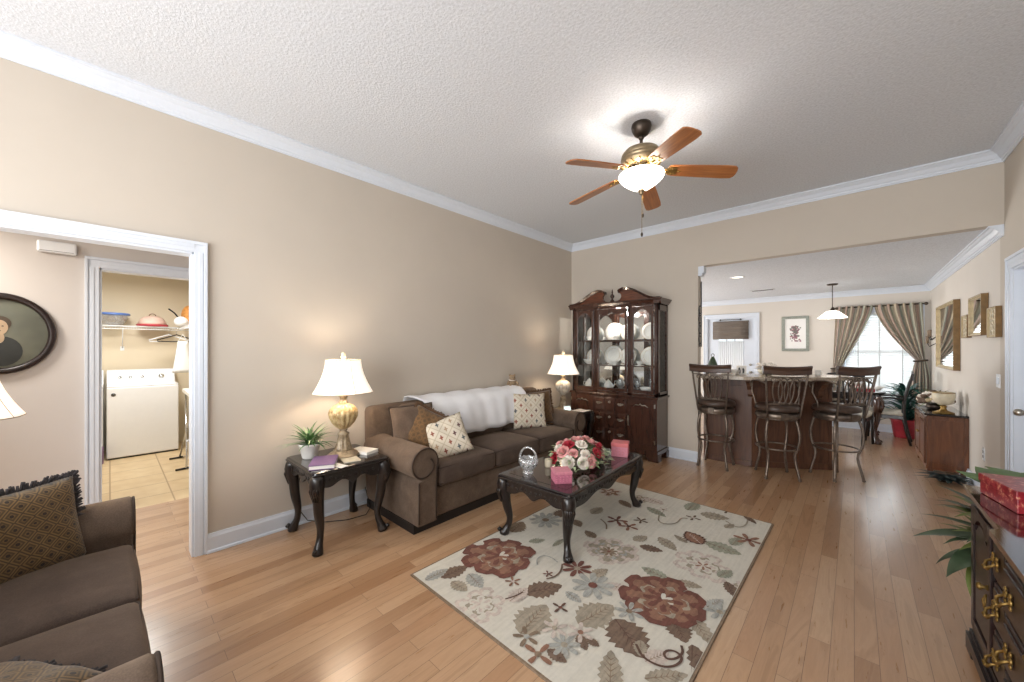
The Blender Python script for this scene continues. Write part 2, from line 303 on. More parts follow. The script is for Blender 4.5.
# ------------------------------------------------------------ mesh building
class MB:
    def __init__(s): s.v = []; s.f = []; s.mi = []; s.sm = []; s.X = Matrix(); s.uv = {}
    def add(s, vs, fs, mat=0, smooth=False):
        o = len(s.v); s.v += [tuple(s.X @ Vector(p)) for p in vs]
        for f in fs: s.f.append([o+i for i in f]); s.mi.append(mat); s.sm.append(smooth)
        return s
    def box(s, x0, x1, y0, y1, z0, z1, mat=0):
        vs = [(x, y, z) for x in (x0, x1) for y in (y0, y1) for z in (z0, z1)]
        return s.add(vs, [(0, 1, 3, 2), (4, 6, 7, 5), (0, 4, 5, 1), (2, 3, 7, 6), (0, 2, 6, 4), (1, 5, 7, 3)], mat)
    def lathe(s, prof, n=24, c=(0, 0, 0), flute=None, mat=0, smooth=True, a0=0, closed=False, ex=1, ey=1):
        vs = []; fs = []; m = len(prof)
        for i in range(n):
            a = a0+2*PI*i/n
            for (r, z) in prof:
                rr = r
                if flute and flute[2] <= z <= flute[3]: rr = r*(1+flute[1]*math.cos(flute[0]*a))
                vs.append((c[0]+rr*math.cos(a)*ex, c[1]+rr*math.sin(a)*ey, c[2]+z))
        for i in range(n):
            j = (i+1) % n
            for k in range(m-1): fs.append((i*m+k, j*m+k, j*m+k+1, i*m+k+1))
            if closed: fs.append((i*m+m-1, j*m+m-1, j*m, i*m))
        if not closed:
            if prof[0][0] > 1e-5: fs.append([i*m for i in range(n)][::-1])
            if prof[-1][0] > 1e-5: fs.append([i*m+m-1 for i in range(n)])
        return s.add(vs, fs, mat, smooth)
    def shell(s, prof, n=24, **k):   # open surface of revolution, no caps
        vs = []; fs = []; m = len(prof); c = k.get('c', (0, 0, 0)); sc8 = k.get('lobes'); fl = k.get('flute')
        for i in range(n):
            a = 2*PI*i/n
            for (r, z) in prof:
                rr = r*(1+fl[1]*math.cos(fl[0]*a)) if fl else r
                vs.append((c[0]+rr*math.cos(a), c[1]+rr*math.sin(a), c[2]+z))
        for i in range(n):
            j = (i+1) % n
            for q in range(m-1): fs.append((i*m+q, j*m+q, j*m+q+1, i*m+q+1))
        return s.add(vs, fs, k.get('mat', 0), True)
    def tube(s, pts, r, n=8, mat=0, closed=False, smooth=True, flat=1.0):
        pts = [Vector(p) for p in pts]; m = len(pts); rs = r if isinstance(r, (list, tuple)) else [r]*m
        vs = []; fs = []; prev = None
        for i, p in enumerate(pts):
            if closed: t = pts[(i+1) % m]-pts[i-1]
            else: t = pts[min(i+1, m-1)]-pts[max(i-1, 0)]
            if t.length < 1e-9: t = Vector((0, 0, 1))
            t.normalize()
            if prev is None:
                u = t.cross(Vector((0, 0, 1)));
                if u.length < .05: u = t.cross(Vector((0, 1, 0)))
            else: u = prev-t*prev.dot(t)
            u.normalize(); prev = u; w_ = t.cross(u)
            for k in range(n):
                a = 2*PI*(k+.5)/n; vs.append(p+u*math.cos(a)*rs[i]+w_*math.sin(a)*rs[i]*flat)
        for i in range(m if closed else m-1):
            j = (i+1) % m
            for k in range(n): fs.append((i*n+k, i*n+(k+1) % n, j*n+(k+1) % n, j*n+k))
        if not closed: fs.append(list(range(n))[::-1]); fs.append([(m-1)*n+k for k in range(n)])
        return s.add(vs, fs, mat, smooth)
    def prism(s, poly, axis, a0, a1, mat=0, smooth=False):
        def P(p, a): return {'x': (a, p[0], p[1]), 'y': (p[0], a, p[1]), 'z': (p[0], p[1], a)}[axis]
        n = len(poly); vs = [P(p, a0) for p in poly]+[P(p, a1) for p in poly]
        s.add(vs, [[i, (i+1) % n, n+(i+1) % n, n+i] for i in range(n)], mat, smooth)
        return s.add(vs, [list(range(n))[::-1], list(range(n, 2*n))], mat, False)
    def rbox(s, c, h, r, bulge=0, n=7, mat=0, bz=None):
        """soft box: half sizes h, edge radius r, bulging faces"""
        def line(hh):
            t = [-1, -1+r*.35/hh, -1+r/hh]; k = [i/(n-1)*2-1 for i in range(1, n-1)]
            t += [x*(1-r/hh) for x in k]; return t+[1-r/hh, 1-r*.35/hh, 1]
        L = [line(x) for x in h]
        for ax in range(3):
            b, d = (ax+1) % 3, (ax+2) % 3
            for sg in (-1, 1):
                vs = []; fs = []; nb, nd = len(L[b]), len(L[d])
                for u in L[b]:
                    for v in L[d]:
                        p = [0, 0, 0]; p[ax] = sg*h[ax]; p[b] = u*h[b]; p[d] = v*h[d]
                        q = [max(-(h[i]-r), min(h[i]-r, p[i])) for i in range(3)]
                        e = Vector([p[i]-q[i] for i in range(3)])
                        if e.length > 1e-9: e = e.normalized()*r
                        o = [q[i]+e[i] for i in range(3)]
                        for i in range(3):
                            j, k = (i+1) % 3, (i+2) % 3
                            bb = bulge if i != 2 or bz is None else bz
                            o[i] += (o[i]/h[i])*bb*(1-(o[j]/h[j])**2)*(1-(o[k]/h[k])**2)
                        vs.append((c[0]+o[0], c[1]+o[1], c[2]+o[2]))
                for i in range(nb-1):
                    for j in range(nd-1):
                        f = [i*nd+j, (i+1)*nd+j, (i+1)*nd+j+1, i*nd+j+1]; fs.append(f if sg > 0 else f[::-1])
                s.add(vs, fs, mat, True)
        return s
    def ball(s, c, r, n=12, sx=1, sy=1, sz=1, mat=0):
        pr = [(r*math.sin(PI*i/(n//2+1))*1.0, -r*math.cos(PI*i/(n//2+1))*sz) for i in range(n//2+2)]
        pr[0] = (0, pr[0][1]); pr[-1] = (0, pr[-1][1])
        vs = []; fs = []; m = len(pr)
        for i in range(n):
            a = 2*PI*i/n
            for (q, z) in pr: vs.append((c[0]+q*math.cos(a)*sx, c[1]+q*math.sin(a)*sy, c[2]+z))
        for i in range(n):
            j = (i+1) % n
            for k in range(m-1): fs.append((i*m+k, j*m+k, j*m+k+1, i*m+k+1))
        return s.add(vs, fs, mat, True)
    def grid(s, fn, nu, nv, mat=0, smooth=True, uv=False):
        vs = [fn(i/nu, j/nv) for i in range(nu+1) for j in range(nv+1)]; o = len(s.v)
        if uv:
            for i in range(nu+1):
                for j in range(nv+1): s.uv[o+i*(nv+1)+j] = (i/nu, j/nv)
        return s.add(vs, [(i*(nv+1)+j, (i+1)*(nv+1)+j, (i+1)*(nv+1)+j+1, i*(nv+1)+j+1) for i in range(nu) for j in range(nv)], mat, smooth)
    def leaf(s, p, az, el, L, W, droop=.6, mat=0, n=6, fold=.15, tip=1.0, twist=0):
        p = Vector(p); h = Vector((math.cos(az), math.sin(az), 0)); sd = Vector((-math.sin(az), math.cos(az), 0)); vs = []; fs = []; e = el
        q = p.copy()
        for i in range(n+1):
            t = i/n; wd = W*math.sin(PI*min(1, (t*.92+.08))**.75)*.5 if i < n else .0008
            up = Vector((-h.x*math.sin(e), -h.y*math.sin(e), math.cos(e)))
            vs += [q-sd*wd+up*wd*fold, q, q+sd*wd+up*wd*fold]
            q = q+(h*math.cos(e)+Vector((0, 0, 1))*math.sin(e))*L/n; e -= droop/n*PI*.5
        for i in range(n):
            a = i*3; fs += [(a, a+1, a+4, a+3), (a+1, a+2, a+5, a+4)]
        return s.add(vs, fs, mat, True)
    def build(s, name, mats, parent=None, bevel=0, solid=0, loc=None, rot=None, seg=2, subd=0, norm=True, weld=False):
        me = bpy.data.meshes.new(name); me.from_pydata(s.v, [], s.f)
        for m in (mats if isinstance(mats, (list, tuple)) else [mats]): me.materials.append(M[m] if isinstance(m, str) else m)
        me.polygons.foreach_set('material_index', s.mi); me.polygons.foreach_set('use_smooth', s.sm)
        if s.uv:
            ul = me.uv_layers.new(name='UVMap')
            for lp in me.loops: ul.data[lp.index].uv = s.uv.get(lp.vertex_index, (0, 0))
        if norm or weld:
            import bmesh
            bm = bmesh.new(); bm.from_mesh(me)
            if weld: bmesh.ops.remove_doubles(bm, verts=bm.verts, dist=.0002)
            if norm: bmesh.ops.recalc_face_normals(bm, faces=bm.faces)
            bm.to_mesh(me); bm.free()
        me.update()
        o = bpy.data.objects.new(name, me); col.objects.link(o)
        if parent is not None: o.parent = parent
        if loc: o.location = loc
        if rot: o.rotation_euler = rot
        if solid: md = o.modifiers.new('solid', 'SOLIDIFY'); md.thickness = solid; md.offset = 0
        if bevel: md = o.modifiers.new('bevel', 'BEVEL'); md.width = bevel; md.segments = seg; md.limit_method = 'ANGLE'; md.angle_limit = R(35)
        if subd: md = o.modifiers.new('sub', 'SUBSURF'); md.levels = subd; md.render_levels = subd
        return o
def thing(name, label, cat, loc=(0, 0, 0), rz=0, group=None):
    o = bpy.data.objects.new(name, None); col.objects.link(o); o.location = loc
    o.rotation_euler = rz if isinstance(rz, tuple) else (0, 0, rz); o.empty_display_size = .1
    return tag(o, label, cat, group)
def tag(o, label, cat, group=None):
    o['label'] = label; o['category'] = cat
    if group: o['group'] = group
    return o
def struct(o): o['kind'] = 'structure'; return o
def copy_tree(o, parent=None):
    c = o.copy(); col.objects.link(c)
    if parent is not None: c.parent = parent
    for ch in list(o.children): copy_tree(ch, c)
    return c
def dup(root, loc, rz=None, label=None):
    kids = list(root.children); c = root.copy(); col.objects.link(c); c.location = loc
    if rz is not None: c.rotation_euler = rz if isinstance(rz, tuple) else (0, 0, rz)
    if label: c['label'] = label
    for k in kids: copy_tree(k, c)
    return c
def arc(cx, cy, r, a0, a1, n): return [(cx+r*math.cos(R(a0+(a1-a0)*i/n)), cy+r*math.sin(R(a0+(a1-a0)*i/n))) for i in range(n+1)]

# ------------------------------------------------------------ setting
XL, XR, YB, YD, YR, H, HD = -3.36, .92, 5.06, 9.1, -2.4, 3.10, 2.48
def slab(name, mat, boxes):
    b = MB()
    for q in boxes: b.box(*q)
    return struct(b.build(name, mat))
slab('floor', 'floor', [(-4.74, XR+.12, YR-.12, YD+.12, -.1, 0)])
slab('floor_kitchen', 'floor', [(-5.2, -4.74, 5.18, YD+.12, -.1, 0)])
slab('floor_laundry', 'tile', [(-7.82, -4.74, -1.4, 1.2, -.1, 0)])
slab('ceiling', 'ceiling', [(XL-.12, XR+.12, YR-.12, YB+.12, H, H+.1)])
slab('ceiling_dining', 'ceiling', [(-5.2, XR+.12, YB+.12, YD+.12, HD, HD+.1)])
slab('ceiling_hall', 'ceiling', [(-4.74, XL-.12, YR-.12, 1.4, 2.6, 2.7)])
slab('ceiling_laundry', 'ceiling', [(-7.82, -4.74, -1.4, 1.2, 2.6, 2.7)])
slab('wall_left', 'wall', [(XL-.12, XL, .395, YB+.12, 0, H), (XL-.12, XL, YR-.12, -1.0, 0, H), (XL-.12, XL, -1.0, .395, 2.105, H)])
slab('wall_back', 'wall', [(XL, -1.458, YB, YB+.12, 0, H), (-1.458, XR, YB, YB+.12, HD, H)])
slab('wall_right', 'wall', [(XR, XR+.12, YR-.12, 3.95, 0, H), (XR, XR+.12, 4.81, YB+.12, 0, H), (XR, XR+.12, 3.95, 4.81, 2.07, H)])
slab('wall_dining_right', 'dining_wall', [(XR, XR+.12, YB+.12, YD+.12, 0, HD)])
slab('wall_rear', 'wall', [(XL, -2.95, YR-.12, YR, 0, H), (.55, XR, YR-.12, YR, 0, H), (-2.95, .55, YR-.12, YR, 0, .35), (-2.95, .55, YR-.12, YR, 2.65, H)])
slab('wall_dining_back', 'dining_wall', [(-5.2, -2.42, YD, YD+.12, 0, HD), (-1.52, -.14, YD, YD+.12, 0, HD), (.78, XR, YD, YD+.12, 0, HD), (-2.42, -1.52, YD, YD+.12, 2.1, HD), (-.14, .78, YD, YD+.12, 0, .55), (-.14, .78, YD, YD+.12, 2.10, HD)])
slab('wall_kitchen', 'dining_wall', [(-5.32, -5.2, YB, YD+.12, 0, HD), (-5.2, XL-.12, YB, YB+.12, 0, HD)])
slab('wall_hall', 'wall2', [(-4.74, -4.62, YR-.12, -.06, 0, 2.6), (-4.74, -4.62, .78, 1.4, 0, 2.6), (-4.74, -4.62, -.06, .78, 2.11, 2.6), (-4.74, XL-.12, YR-.12, YR, 0, 2.6), (-4.74, XL-.12, 1.3, 1.4, 0, 2.6)])
slab('wall_laundry', 'laundry_wall', [(-7.82, -7.7, -1.4, 1.2, 0, 2.6), (-7.7, -4.74, -1.4, -1.3, 0, 2.6), (-7.7, -4.74, 1.02, 1.12, 0, 2.6)])

crown_n = [0]
def crown(axis, wallc, sgn, a0, a1, zc, s=1.0):
    crown_n[0] += 1
    pr = [(0, 0), (.088, 0), (.088, -.014), (.074, -.018), (.062, -.03), (.05, -.036), (.03, -.066), (.02, -.074), (.018, -.086), (.01, -.09), (.01, -.102), (0, -.102)]
    b = MB(); b.prism([(wallc+sgn*x*s, zc+z*s) for x, z in pr], axis, a0, a1)
    struct(b.build('trim_%d' % crown_n[0], 'trim', bevel=.0015))
crown('y', XL, 1, YR, YB, H); crown('x', YB, -1, XL, XR, H); crown('y', XR, -1, YR, YB, H); crown('x', YR, 1, XL, XR, H)
crown('y', XR, -1, YB+.004, YD, HD, .95); crown('x', YD, -1, -5.2, XR, HD, .95)
b = MB(); b.box(-1.459, -1.39, YB+.004, YB+.112, HD-.085, HD); b.box(-1.459, -1.41, YB+.004, YB+.112, HD-.12, HD-.085)
struct(b.build('trim_7', 'trim', bevel=.004))
def base(nm, axis, wallc, sgn, a0, a1):
    b = MB(); b.prism([(wallc, 0), (wallc+sgn*.02, 0), (wallc+sgn*.02, .105), (wallc+sgn*.014, .118), (wallc+sgn*.012, .13), (wallc, .13)], axis, a0, a1)
    b.prism([(wallc+sgn*.02, 0), (wallc+sgn*.034, 0), (wallc+sgn*.032, .012), (wallc+sgn*.02, .018)], axis, a0, a1)
    struct(b.build('baseboard_'+nm, 'trim'))
base('left', 'y', XL, 1, .46, YB); base('back', 'x', YB, -1, XL, -1.458); base('right', 'y', XR, -1, 4.9, YD)
base('right_near', 'y', XR, -1, YR, 3.86); base('dining', 'x', YD, -1, -1.43, XR); base('hall', 'y', -4.62, 1, YR, -.14)
base('laundry', 'x', 1.02, -1, -7.7, -4.8)
def casing(nm, axis, face, sgn, a0, a1, ztop, cw=.09, depth=.12, sill=None):
    """door trim around an opening a0..a1 on a wall face; sgn is the side it faces"""
    b = MB()
    def q(u0, u1, z0, z1, t0, t1):
        lo, hi = sorted((face+sgn*t0, face+sgn*t1))
        if axis == 'y': b.box(lo, hi, u0, u1, z0, z1)
        else: b.box(u0, u1, lo, hi, z0, z1)
    z0 = 0 if sill is None else sill
    for (u0, u1, bx0, bx1) in ((a0-cw, a0, a0-cw, a0-cw+.018), (a1, a1+cw, a1+cw-.018, a1+cw)):
        q(u0, u1, z0, ztop+cw, 0, .018); q(bx0, bx1, z0, ztop+cw, .018, .028)
        m = (u0+u1)/2; q(m-.012, m+.012, z0, ztop, .018, .023)
    q(a0, a1, ztop, ztop+cw, 0, .018); q(a0-cw, a1+cw, ztop+cw-.018, ztop+cw+.004, .0, .03)
    q(a0, a1, ztop+.03, ztop+.055, .018, .023)
    q(a0-.001, a0+.014, z0, ztop, -depth, .004); q(a1-.014, a1+.001, z0, ztop, -depth, .004); q(a0, a1, ztop-.014, ztop+.001, -depth, .004)
    if sill is not None: q(a0-cw-.02, a1+cw+.02, sill-.03, sill, 0, .05); q(a0-cw, a1+cw, sill-.1, sill-.03, 0, .018)
    return struct(b.build(nm, 'trim', bevel=.002))
casing('trim_8', 'y', XL, 1, -1.0, .395, 2.105, .07)
casing('trim_9', 'y', -4.62, 1, -.06, .78, 2.11, .08)
casing('trim_10', 'y', XR, -1, 3.95, 4.81, 2.07)
casing('trim_11', 'x', YD, -1, -2.42, -1.52, 2.1, .08)
casing('trim_12', 'x', YD, -1, -.14, .78, 2.10, .07, .12, .55)
casing('trim_13', 'x', YR, 1, -2.95, .55, 2.65, .07, .12, .35)
# right side door
b = MB(); b.box(XR+.05, XR+.09, 3.965, 4.795, .01, 2.055)
for z0, z1 in ((.2, .9), (1.05, 1.9)):
    for y0, y1 in ((4.05, 4.33), (4.43, 4.71)): b.box(XR+.045, XR+.05, y0, y1, z0, z1)
d = struct(b.build('door_1', 'trim', bevel=.004)); b = MB(); b.ball((0, 0, 0), .028); b.tube([(0, 0, 0), (.04, 0, 0)], .012)
b.build('door_knob', 'pewter', d, loc=(XR+.005, 4.72, .95))
# back door with glass
b = MB(); y0, y1 = YD+.02, YD+.06
for q in ((-2.405, -2.2, .01, 2.085), (-1.74, -1.535, .01, 2.085), (-2.2, -1.74, 1.96, 2.085), (-2.2, -1.74, .01, .3)): b.box(q[0], q[1], y0, y1, q[2], q[3])
d = struct(b.build('door_2', 'trim', bevel=.003)); b = MB()
for x in (-2.05, -1.89): b.box(x-.01, x+.01, YD+.03, YD+.05, .3, 1.96)
for z in (.63, .96, 1.29, 1.62): b.box(-2.2, -1.74, YD+.03, YD+.05, z-.01, z+.01)
b.build('muntin', 'trim', d)
b = MB(); b.box(-2.2, -1.74, YD+.045, YD+.05, .3, 1.96); b.build('pane', 'glass', d)
for z, r in ((.94, .03), (1.1, .024)):
    b = MB(); b.lathe([(0, 0), (r, 0), (r, .012), (.012, .015), (.012, .04), (r*.9, .05), (r*.9, .06), (0, .065)], 16); b.build('door_knob' if z < 1 else 'deadbolt', 'pewter', d, loc=(-1.6, YD+.02, z), rot=(R(90), 0, 0))
b = MB(); b.grid(lambda u, v: (-2.21+.48*u, YD+.012+.006*math.sin(u*75), .3+1.3*v), 90, 2); b.build('sheer_curtain', 'sheer', d, solid=.001)
# dining window
b = MB(); y0, y1 = YD+.06, YD+.1
for q in ((-.14, -.10, .55, 2.10), (.74, .78, .55, 2.10), (-.1, .74, .55, .6), (-.1, .74, 2.05, 2.10), (-.1, .74, 1.36, 1.41)): b.box(q[0], q[1], y0, y1, q[2], q[3])
d = struct(b.build('window_1', 'trim')); b = MB()
b.box(.31, .33, YD+.07, YD+.09, .6, 2.05); b.build('muntin', 'trim', d)
b = MB(); b.box(-.1, .74, YD+.078, YD+.082, .6, 2.05); b.build('pane', 'glass', d)
b = MB()
z = .62
while z < 2.03:
    b.prism([(YD+.017, z-.020), (YD+.019, z-.021), (YD+.037, z+.020), (YD+.035, z+.021)], 'x', -.115, .755); z += .044
b.box(-.12, .76, YD+.005, YD+.05, 2.04, 2.08); b.box(-.12, .76, YD+.01, YD+.045, .575, .6)
for x in (.05, .32, .6): b.box(x-.008, x+.008, YD+.004, YD+.006, .58, 2.05)
b.build('blind', 'blind', d)
# unseen rear window, added for the fill light (behind the viewer)
b = MB()
for x in (-2.93, -1.8, -.6, .53): b.box(x-.03, x+.03, YR-.1, YR-.05, .35, 2.65)
for z in (.38, 1.5, 2.62): b.box(-2.95, .55, YR-.1, YR-.05, z-.03, z+.03)
d = struct(b.build('window_2', 'trim')); b = MB(); b.box(-2.95, .55, YR-.08, YR-.075, .35, 2.65); b.build('pane', 'glass', d)
# garden ground seen past the blinds
g = G('lawn'); M['lawn'] = g.fin(g.ramp(g.noise(g.mapping(), 3, 4), [(.3, C('#5d6e45')), (.7, C('#8a9468'))]), .9)
slab('ground', 'lawn', [(-12, 10, YD+.25, 30, -.3, -.12)])

# ------------------------------------------------------------ small wall fittings
def plate(label, cat, name, loc, rz, kind, w_=.072):
    t = thing(name, label, cat, loc, rz)
    b = MB(); b.box(-w_/2, w_/2, -.006, 0, -.058, .058); b.build('cover_plate', 'white', t, bevel=.002)
    b = MB()
    if kind == 'switch':
        for k in range(2): b.box(-.03+k*.032, -.03+k*.032+.028, -.011, -.004, -.025, .03)
        b.build('switch', 'trim', t)
    else:
        for z in (-.022, .022): b.box(-.015, .015, -.008, -.004, z-.013, z+.013)
        b.build('socket', 'grey', t)
    return t
plate('white double light switch on the right wall beside the white doorway', 'light switch', 'light_switch', (XR, 5.22, 1.16), R(-90), 'switch', .115)
plate('white outlet low on the right wall beside the wooden sideboard', 'outlet', 'wall_outlet', (XR, 5.72, .42), R(-90), 'outlet')
t = thing('door_chime', 'white plastic door chime box high on the hallway wall above the oval portrait', 'door chime', (-4.62, -.28, 2.23), R(90))
b = MB(); b.box(-.1, .1, -.045, 0, -.045, .045); b.build('cover', 'white', t, bevel=.012)
b = MB(); b.box(-.085, .085, -.047, -.044, -.034, -.031); b.build('seam', 'grey', t)

t = thing('portrait_frame', 'oval antique portrait of a person in a dark mahogany frame on the hallway wall', 'framed portrait', (-4.62, -.55, 1.55), R(90))
b = MB()
pr = [(1.0, 0), (1.0, .02), (.97, .035), (.93, .03), (.9, .036), (.86, .02), (.84, .008), (.84, 0)]
vs = []; n = 48
for i in range(n):
    a = 2*PI*i/n
    for r_, d_ in pr: vs.append((.265*r_*math.cos(a), -d_*1.2, .30*r_*math.sin(a)))
m = len(pr); b.add(vs, [(i*m+k, ((i+1) % n)*m+k, ((i+1) % n)*m+(k+1) % m, i*m+(k+1) % m) for i in range(n) for k in range(m)], 0, True)
b.build('frame', 'mahog', t)
b = MB(); b.grid(lambda u, v: (.226*u*math.cos(2*PI*v), -.004-.022*(1-u*u), .256*u*math.sin(2*PI*v)), 8, 36, 0); o = b.build('picture', 'portrait', t)
def onc(x, z): u2 = (x/.226)**2+(z/.256)**2; return -.0052-.022*(1-min(1, u2))
def disc(name, mat, cx, cz, rx, rz_, lift, par, poly=None):
    b = MB(); b.grid(lambda u, v: (cx+rx*u*math.cos(2*PI*v), onc(cx+rx*u*math.cos(2*PI*v), cz+rz_*u*math.sin(2*PI*v))-lift, cz+rz_*u*math.sin(2*PI*v)), 4, 24); return b.build(name, mat, par)
disc('dress', 'dress_print', .01, -.13, .095, .11, .0006, t); disc('hair', 'hair_print', 0, .075, .055, .055, .001, t)
disc('face', 'skin_print', .002, .045, .038, .055, .0016, t); disc('neck', 'skin_print', .002, -.03, .022, .04, .0012, t)
for x_ in (-.014, .016): disc('eye', 'hair_print', x_, .055, .006, .004, .002, t)
disc('mouth', 'hair_print', .001, .02, .009, .003, .002, t)

# ------------------------------------------------------------ upholstery
def make_sofa(name, label, cat, loc, rz, L, D, n, aw=.25, sh=0):
    t = thing(name, label, cat, loc, rz); hl, hd = L/2, D/2
    b = MB(); b.box(-hl+.03, hl-.03, -hd+.05, hd-.04, 0, .07); b.build('plinth', 'plinth', t)
    b = MB(); b.rbox((0, .01, .19), (hl-aw+.03, hd-.035, .12), .02); b.build('seat_base', 'sofa', t)
    b = MB(); b.rbox((0, hd-.10, .50), (hl-.03, .095, .43), .05, .012, 8); b.build('backrest', 'sofa', t, rot=(R(-3), 0, 0))
    for sg in (-1, 1):
        b = MB(); xo = sg*(hl-aw/2)
        # rolled arm: panel and scroll drawn as one outline in x-z, swept along the depth
        cx, cz, r = sg*.022, .545, .125
        pr = [(-sg*.085, .07), (-sg*.085, .50)]
        a0, a1 = (190, -95) if sg > 0 else (-10, 275)
        pr += arc(cx, cz, r, a0, a1, 22)
        pr += [(sg*.085, .41), (sg*.085, .07)]
        ys = [-hd, -hd+.012, hd-.06]; k = len(pr); ctr = (0, .35)
        vs = []; fs = []
        for y, s_ in ((-hd+.002, .93), (-hd, .97), (-hd+.012, 1.0), (-hd+.04, 1.0), (hd-.08, 1.0)):
            for (x, z) in pr: vs.append((xo+x*(1 if s_ == 1 else s_), y, ctr[1]+(z-ctr[1])*s_ if z > .08 else z))
        for q in range(4):
            for i in range(k-1): fs.append((q*k+i, q*k+i+1, (q+1)*k+i+1, (q+1)*k+i))
        fs.append(list(range(k))); b.add(vs, fs, 0, True)
        arm = b.build('arm', 'sofa', t)
        arm.data.polygons[-1].use_smooth = False
        b = MB(); sp = []
        for i in range(40):
            u = i/39; rr = r*(.93 if u < .62 else .93-.5*((u-.62)/.38)**1.3); a = R((190-u*400) if sg > 0 else (-10+u*400)); sp.append((xo+cx+rr*math.cos(a), -hd-.003, cz+rr*math.sin(a)))
        b.tube([(xo-sg*.08, -hd-.003, .09), (xo-sg*.08, -hd-.003, .5)]+sp[:1], .006, 6); b.tube(sp, .006, 6)
        b.tube([(xo+sg*.08, -hd-.003, .09), (xo+sg*.08, -hd-.003, .4)], .006, 6)
        b.build('arm_piping', 'piping', arm)
    sw = (L-2*aw+.03)/n
    for i in range(n):
        x = -(L-2*aw+.03)/2+sw*(i+.5)
        b = MB(); b.rbox((0, 0, 0), (sw/2-.003, (D-.28)/2, .085), .035, .014, 9, bz=.028)
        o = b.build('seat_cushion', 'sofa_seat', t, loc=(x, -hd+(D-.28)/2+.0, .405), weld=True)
        b = MB(); e = sw/2-.006; dd = (D-.28)/2-.006
        for z in (.067, -.06): b.tube([(-e, dd, z), (-e, -dd+.01, z), (-e+.01, -dd, z), (e-.01, -dd, z), (e, -dd+.01, z), (e, dd, z)], .005, 6)
        b.build('cushion_piping', 'piping', o)
        b = MB(); b.rbox((0, 0, 0), (sw/2-.006, .085, .215), .06, .02, 9)
        b.build('back_cushion', 'sofa', t, loc=(x, hd-.24, .70), rot=(R(-11), 0, 0), weld=True)
    return t
make_sofa('sofa', 'long brown three-seat rolled-arm sofa against the left wall', 'sofa', (-2.88, 2.77, 0), R(90), 2.42, .86, 3)
make_sofa('loveseat', 'brown two-seat rolled-arm loveseat in the near left corner', 'loveseat', (-2.02, -.36, 0), R(180), 1.70, .88, 2, .26)

def pillow(name, label, mat, loc, rot, w_=.44, h_=.44, t_=.075, fringe=None, piping=None, cat='throw pillow'):
    b = MB()
    def P(u, v, sg):
        x, z = u*2-1, v*2-1; e = (max(0, 1-x**4)*max(0, 1-z**4))**.55
        pin = 1-.05*(1-x*x) if 1 else 1; pz = 1-.05*(1-z*z)
        return (x*w_/2*(1-.06*(1-z*z)), sg*t_*e+.004*math.sin(9*x+5*z)*e, z*h_/2*(1-.06*(1-x*x)))
    for sg in (-1, 1): b.grid(lambda u, v, sg=sg: P(u, v, sg), 18, 18)
    o = b.build(name, mat, None, weld=True); o.location = loc; o.rotation_euler = rot
    tag(o, label, cat)
    def edge():
        for side in range(4):
            for i in range(22):
                u = i/22; yield {0: (u, 0), 1: (1, u), 2: (1-u, 1), 3: (0, 1-u)}[side]
    E_ = [P(u, v, 0) for u, v in edge()]
    if fringe:
        b = MB(); rd = random.Random(3); k = len(E_)
        for i, p in enumerate(E_):
            for q in range(2):
                x = p[0]+(E_[(i+1) % k][0]-p[0])*q/2; z = p[2]+(E_[(i+1) % k][2]-p[2])*q/2; n_ = math.hypot(x, z)
                L = .022+rd.random()*.012; b.tube([(x*.99, 0, z*.99), (x*(1+L/n_), rd.uniform(-.008, .008), z*(1+L/n_)+rd.uniform(-.006, .006))], [.006, .0045], 5)
        b.build('fringe', fringe, o)
    if piping: b = MB(); b.tube(E_, .006, 6, closed=True); b.build('piping', piping, o)
    return o
# rotation: local z up the pillow, local -y its face
def lean(face_deg, back, roll=0): return Euler((R(-back), R(roll), R(face_deg)), 'XYZ')
def place(face, back, roll=0):
    m = Matrix.Rotation(R(face), 3, 'Z') @ Matrix.Rotation(R(-back), 3, 'X') @ Matrix.Rotation(R(roll), 3, 'Y')
    return m.to_euler()
pillow('throw_pillow', 'plain tan-brown pillow standing in the left back corner of the long sofa', 'sofa', (-2.93, 1.86, .73), place(76, 14, -2), .40, .40, .085, piping='piping')
pillow('throw_pillow', 'gold-brown damask pillow with dark fringe, tilted against the near sofa arm', 'damask', (-2.82, 1.93, .70), place(58, 20, 28), .37, .37, .06, fringe='fringe_br')
pillow('throw_pillow', 'cream lattice pillow tilted at the near left end of the long sofa', 'diamond', (-2.67, 2.045, .65), place(58, 28, -17), .37, .37, .055)
pillow('throw_pillow', 'cream lattice pillow upright at the far right end of the long sofa', 'diamond', (-2.83, 3.37, .70), place(62, 15, 2), .42, .42, .065)
pillow('throw_pillow', 'brown damask pillow behind the far cream lattice pillow beside the sofa arm', 'damask', (-2.90, 3.60, .70), place(62, 10, -4), .42, .42, .065, fringe='fringe_br')
pillow('throw_pillow', 'black and gold medallion pillow with dark fringe leaning at the far end of the loveseat', 'medal', (-2.60, -.27, .645), place(120, 14, -1), .41, .39, .075, fringe='fringe')
pillow('throw_pillow', 'black and gold medallion pillow lying at the near end of the loveseat', 'medal', (-1.545, -.235, .56), place(216, 78, 0), .38, .38, .055, fringe='fringe')

